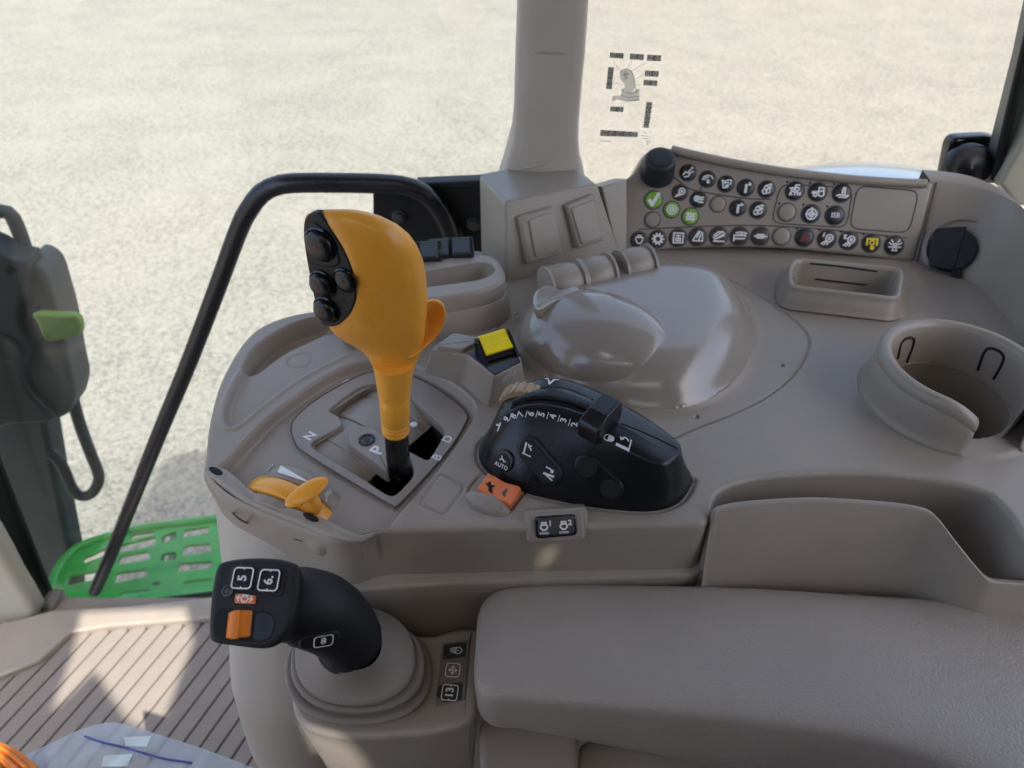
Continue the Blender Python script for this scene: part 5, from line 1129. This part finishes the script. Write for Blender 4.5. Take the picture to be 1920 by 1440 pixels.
# thumb wheel: toothed roller
wa = PP(452, 1142, HP); wb = PP(446, 1200, HP); ax_ = (wb-wa).normalized(); cc = (wa+wb)/2 - HN*.006; wl_ = (wb-wa).length*.86; xx = ax_.cross(HN).normalized(); rg = []
for k in range(49):
    a = math.radians(-85 + 170*k/48); c_ = abs(-85 + 170*k/48); rr_ = .0098 + (.0022 if c_ < 13 else (.0008 if c_ < 16 else 0)); e = xx*math.sin(a) + HN*math.cos(a); ex = .0012 if c_ < 14 else 0
    rg.append([cc - ax_*(wl_/2) + e*(rr_-.006), cc - ax_*(wl_/2+ex*0) + e*(rr_-.0006), cc - ax_*(wl_/2-.0006) + e*rr_, cc + ax_*(wl_/2-.0006+ex) + e*rr_, cc + ax_*(wl_/2+ex) + e*(rr_-.0006), cc + ax_*(wl_/2) + e*(rr_-.006)])
loft('thumb_wheel', rg, M['orange2'], joy, closed=False, sharp=35)
# trigger key on the neck underside with its mark
f = hframe(['neck', 'boot'], (600, 1200), (612, 1198))
tk = slab('trigger_key', [fr(f, a, b, .001) for a, b in rrect(.013, .0055, .005)], f[3], .006, .0012, M['blackm'], joy)
f2 = (fr(f, .002, 0, .0012),) + f[1:]; text('number', '8', f2, .007, W, tk, .03); c8 = rrect(1, .75, .35, 4); icon('number_frame', [c8 + [c8[0]]], f2, .006, W, tk, .13)
# keypad
f = frame(P(851, 1262, KZ), P(861, 1262, KZ) - P(851, 1262, KZ), UP)
slab('keypad', rnd(Ps([(829, 1205), (879, 1199), (872, 1312), (815, 1325)], KZ + .0012), .002), UP, .003, .0005, M['greypad'], joy)
for q, m_ in (([(832, 1209), (875, 1203), (873, 1230), (830, 1236)], 'dkbtn'), ([(826, 1243), (871, 1238), (869, 1270), (822, 1276)], 'greypad'), ([(822, 1285), (868, 1278), (865, 1311), (834, 1316), (818, 1304)], 'dkbtn')):
    kb = slab('keypad_key', rnd(Ps(q, KZ + .0022), .001), UP, .0022, .0004, M[m_], joy)
    cx = sum(a for a, b in q)/len(q) + 2; cy = sum(b for a, b in q)/len(q); f = frame(P(cx, cy, KZ+.0023), P(cx+1.5, cy-10, KZ) - P(cx, cy, KZ), UP)
    if m_ == 'greypad': c8 = rrect(1, 1, .4, 4); icon('move_symbol', [c8 + [c8[0]], [(-.6, 0), (.6, 0)], [(0, -.6), (0, .6)], [(-.6, 0), (-.35, .2)], [(-.6, 0), (-.35, -.2)], [(.6, 0), (.35, .2)], [(.6, 0), (.35, -.2)], [(0, .6), (.2, .35)], [(0, .6), (-.2, .35)], [(0, -.6), (.2, -.35)], [(0, -.6), (-.2, -.35)]], f, .0055, W, kb, .13)
    elif q[0][1] < 1220: icon('lock_symbol', [[(-.5, -.05), (-.5, -.6), (-.2, -.95), (.2, -.95), (.5, -.6), (.5, -.05), (-.5, -.05)], arc(0, 0, .42, 0, 180, 8, 2), arc(0, 0, .2, 0, 180, 6, 2.6), [(0, -.5), (0, -.3)]], f, .0052, W, kb, .14)
    else: text('number', '13', f, .0085, W, kb, .03); c8 = rrect(1, 1, .35, 4); icon('number_frame', [c8 + [c8[0]], ('fill', [(1.0, .2), (.78, 0), (1.0, -.2)]), ('fill', [(-1.0, -.2), (-.78, 0), (-1.0, .2)])], f, .0060, W, kb, .13)
# ---------------------------------------------------------------- plastic bag and orange corner thing at the lower left
rs = random.Random(3)
bz = -.30; nu, nv = 46, 26
bag_edge = [(40, 1420), (95, 1394), (150, 1368), (200, 1355), (235, 1358), (300, 1378), (370, 1400), (430, 1422), (500, 1450)]
E_ = cr([P(x, y, bz) for x, y in bag_edge], nu+1, False); V = []; F = []
NZ = lambda x, y: .006*math.sin(37*x+3*math.sin(29*y)) + .004*math.sin(71*y+5*math.sin(43*x)+1) + .003*math.sin(113*x-97*y)
for j in range(nv+1):
    t = j/nv
    for i, p in enumerate(E_):
        q = p + Vector((-.02*t, -.20*t, 0)); V.append(Vector((q.x, q.y, bz + .012*math.sin(min(t*6, 1.57)) + .02*t + NZ(q.x, q.y)*min(t*4, 1))))
for j in range(nv):
    for i in range(nu): F.append((j*(nu+1)+i, j*(nu+1)+i+1, (j+1)*(nu+1)+i+1, (j+1)*(nu+1)+i))
bag = thing('plastic_bag', 'crumpled clear plastic cover with blue print at bottom left', 'bag', P(230, 1430, bz))
mk('film', V, F, M['film'], bag, bvh='bag')
surfline('blue_line', [(160, 1382), (190, 1393), (230, 1402), (300, 1422), (360, 1432)], .0011, M['bluepr'], 30, 'bag', .001, bag)
for q in ([(232, 1383), (284, 1381), (276, 1401), (236, 1400)], [(196, 1418), (250, 1414), (240, 1438), (190, 1438)]):
    c4 = [Vector((a, b, 0)) for a, b in q]; R = []
    for iy in range(7):
        a, b = c4[0].lerp(c4[3], iy/6), c4[1].lerp(c4[2], iy/6)
        R.append([hit('bag', *(a.lerp(b, ix/8)[:2]))[0] + UP*.0012 for ix in range(9)])
    loft('paper_label', R, M['label'], bag, closed=False)
o = thing('orange_strap', 'orange ribbed plastic piece at the bottom left corner', 'strap', P(20, 1430, -.25))
slab('strip', rnd(Ps([(-60, 1370), (0, 1388), (30, 1402), (78, 1442), (60, 1500), (-60, 1500)], -.25), .008), UP, .02, .004, M['orange2'], o)
tube('ridge', Ps([(-20, 1392), (15, 1410), (55, 1445)], -.249), .002, M['orange2'], o, n=10, seg=8)
tube('ridge', Ps([(-20, 1408), (5, 1418), (40, 1450)], -.249), .002, M['orange2'], o, n=10, seg=8)
o = slab('seat_cover_corner', cr(Ps([(1884, 1432), (1892, 1420), (1910, 1412), (1960, 1410), (1960, 1470), (1890, 1470)], -.062), 30), UP, .02, .006, M['label'], None)
tag(o, 'white plastic corner on the armrest at the lower right', 'cover')
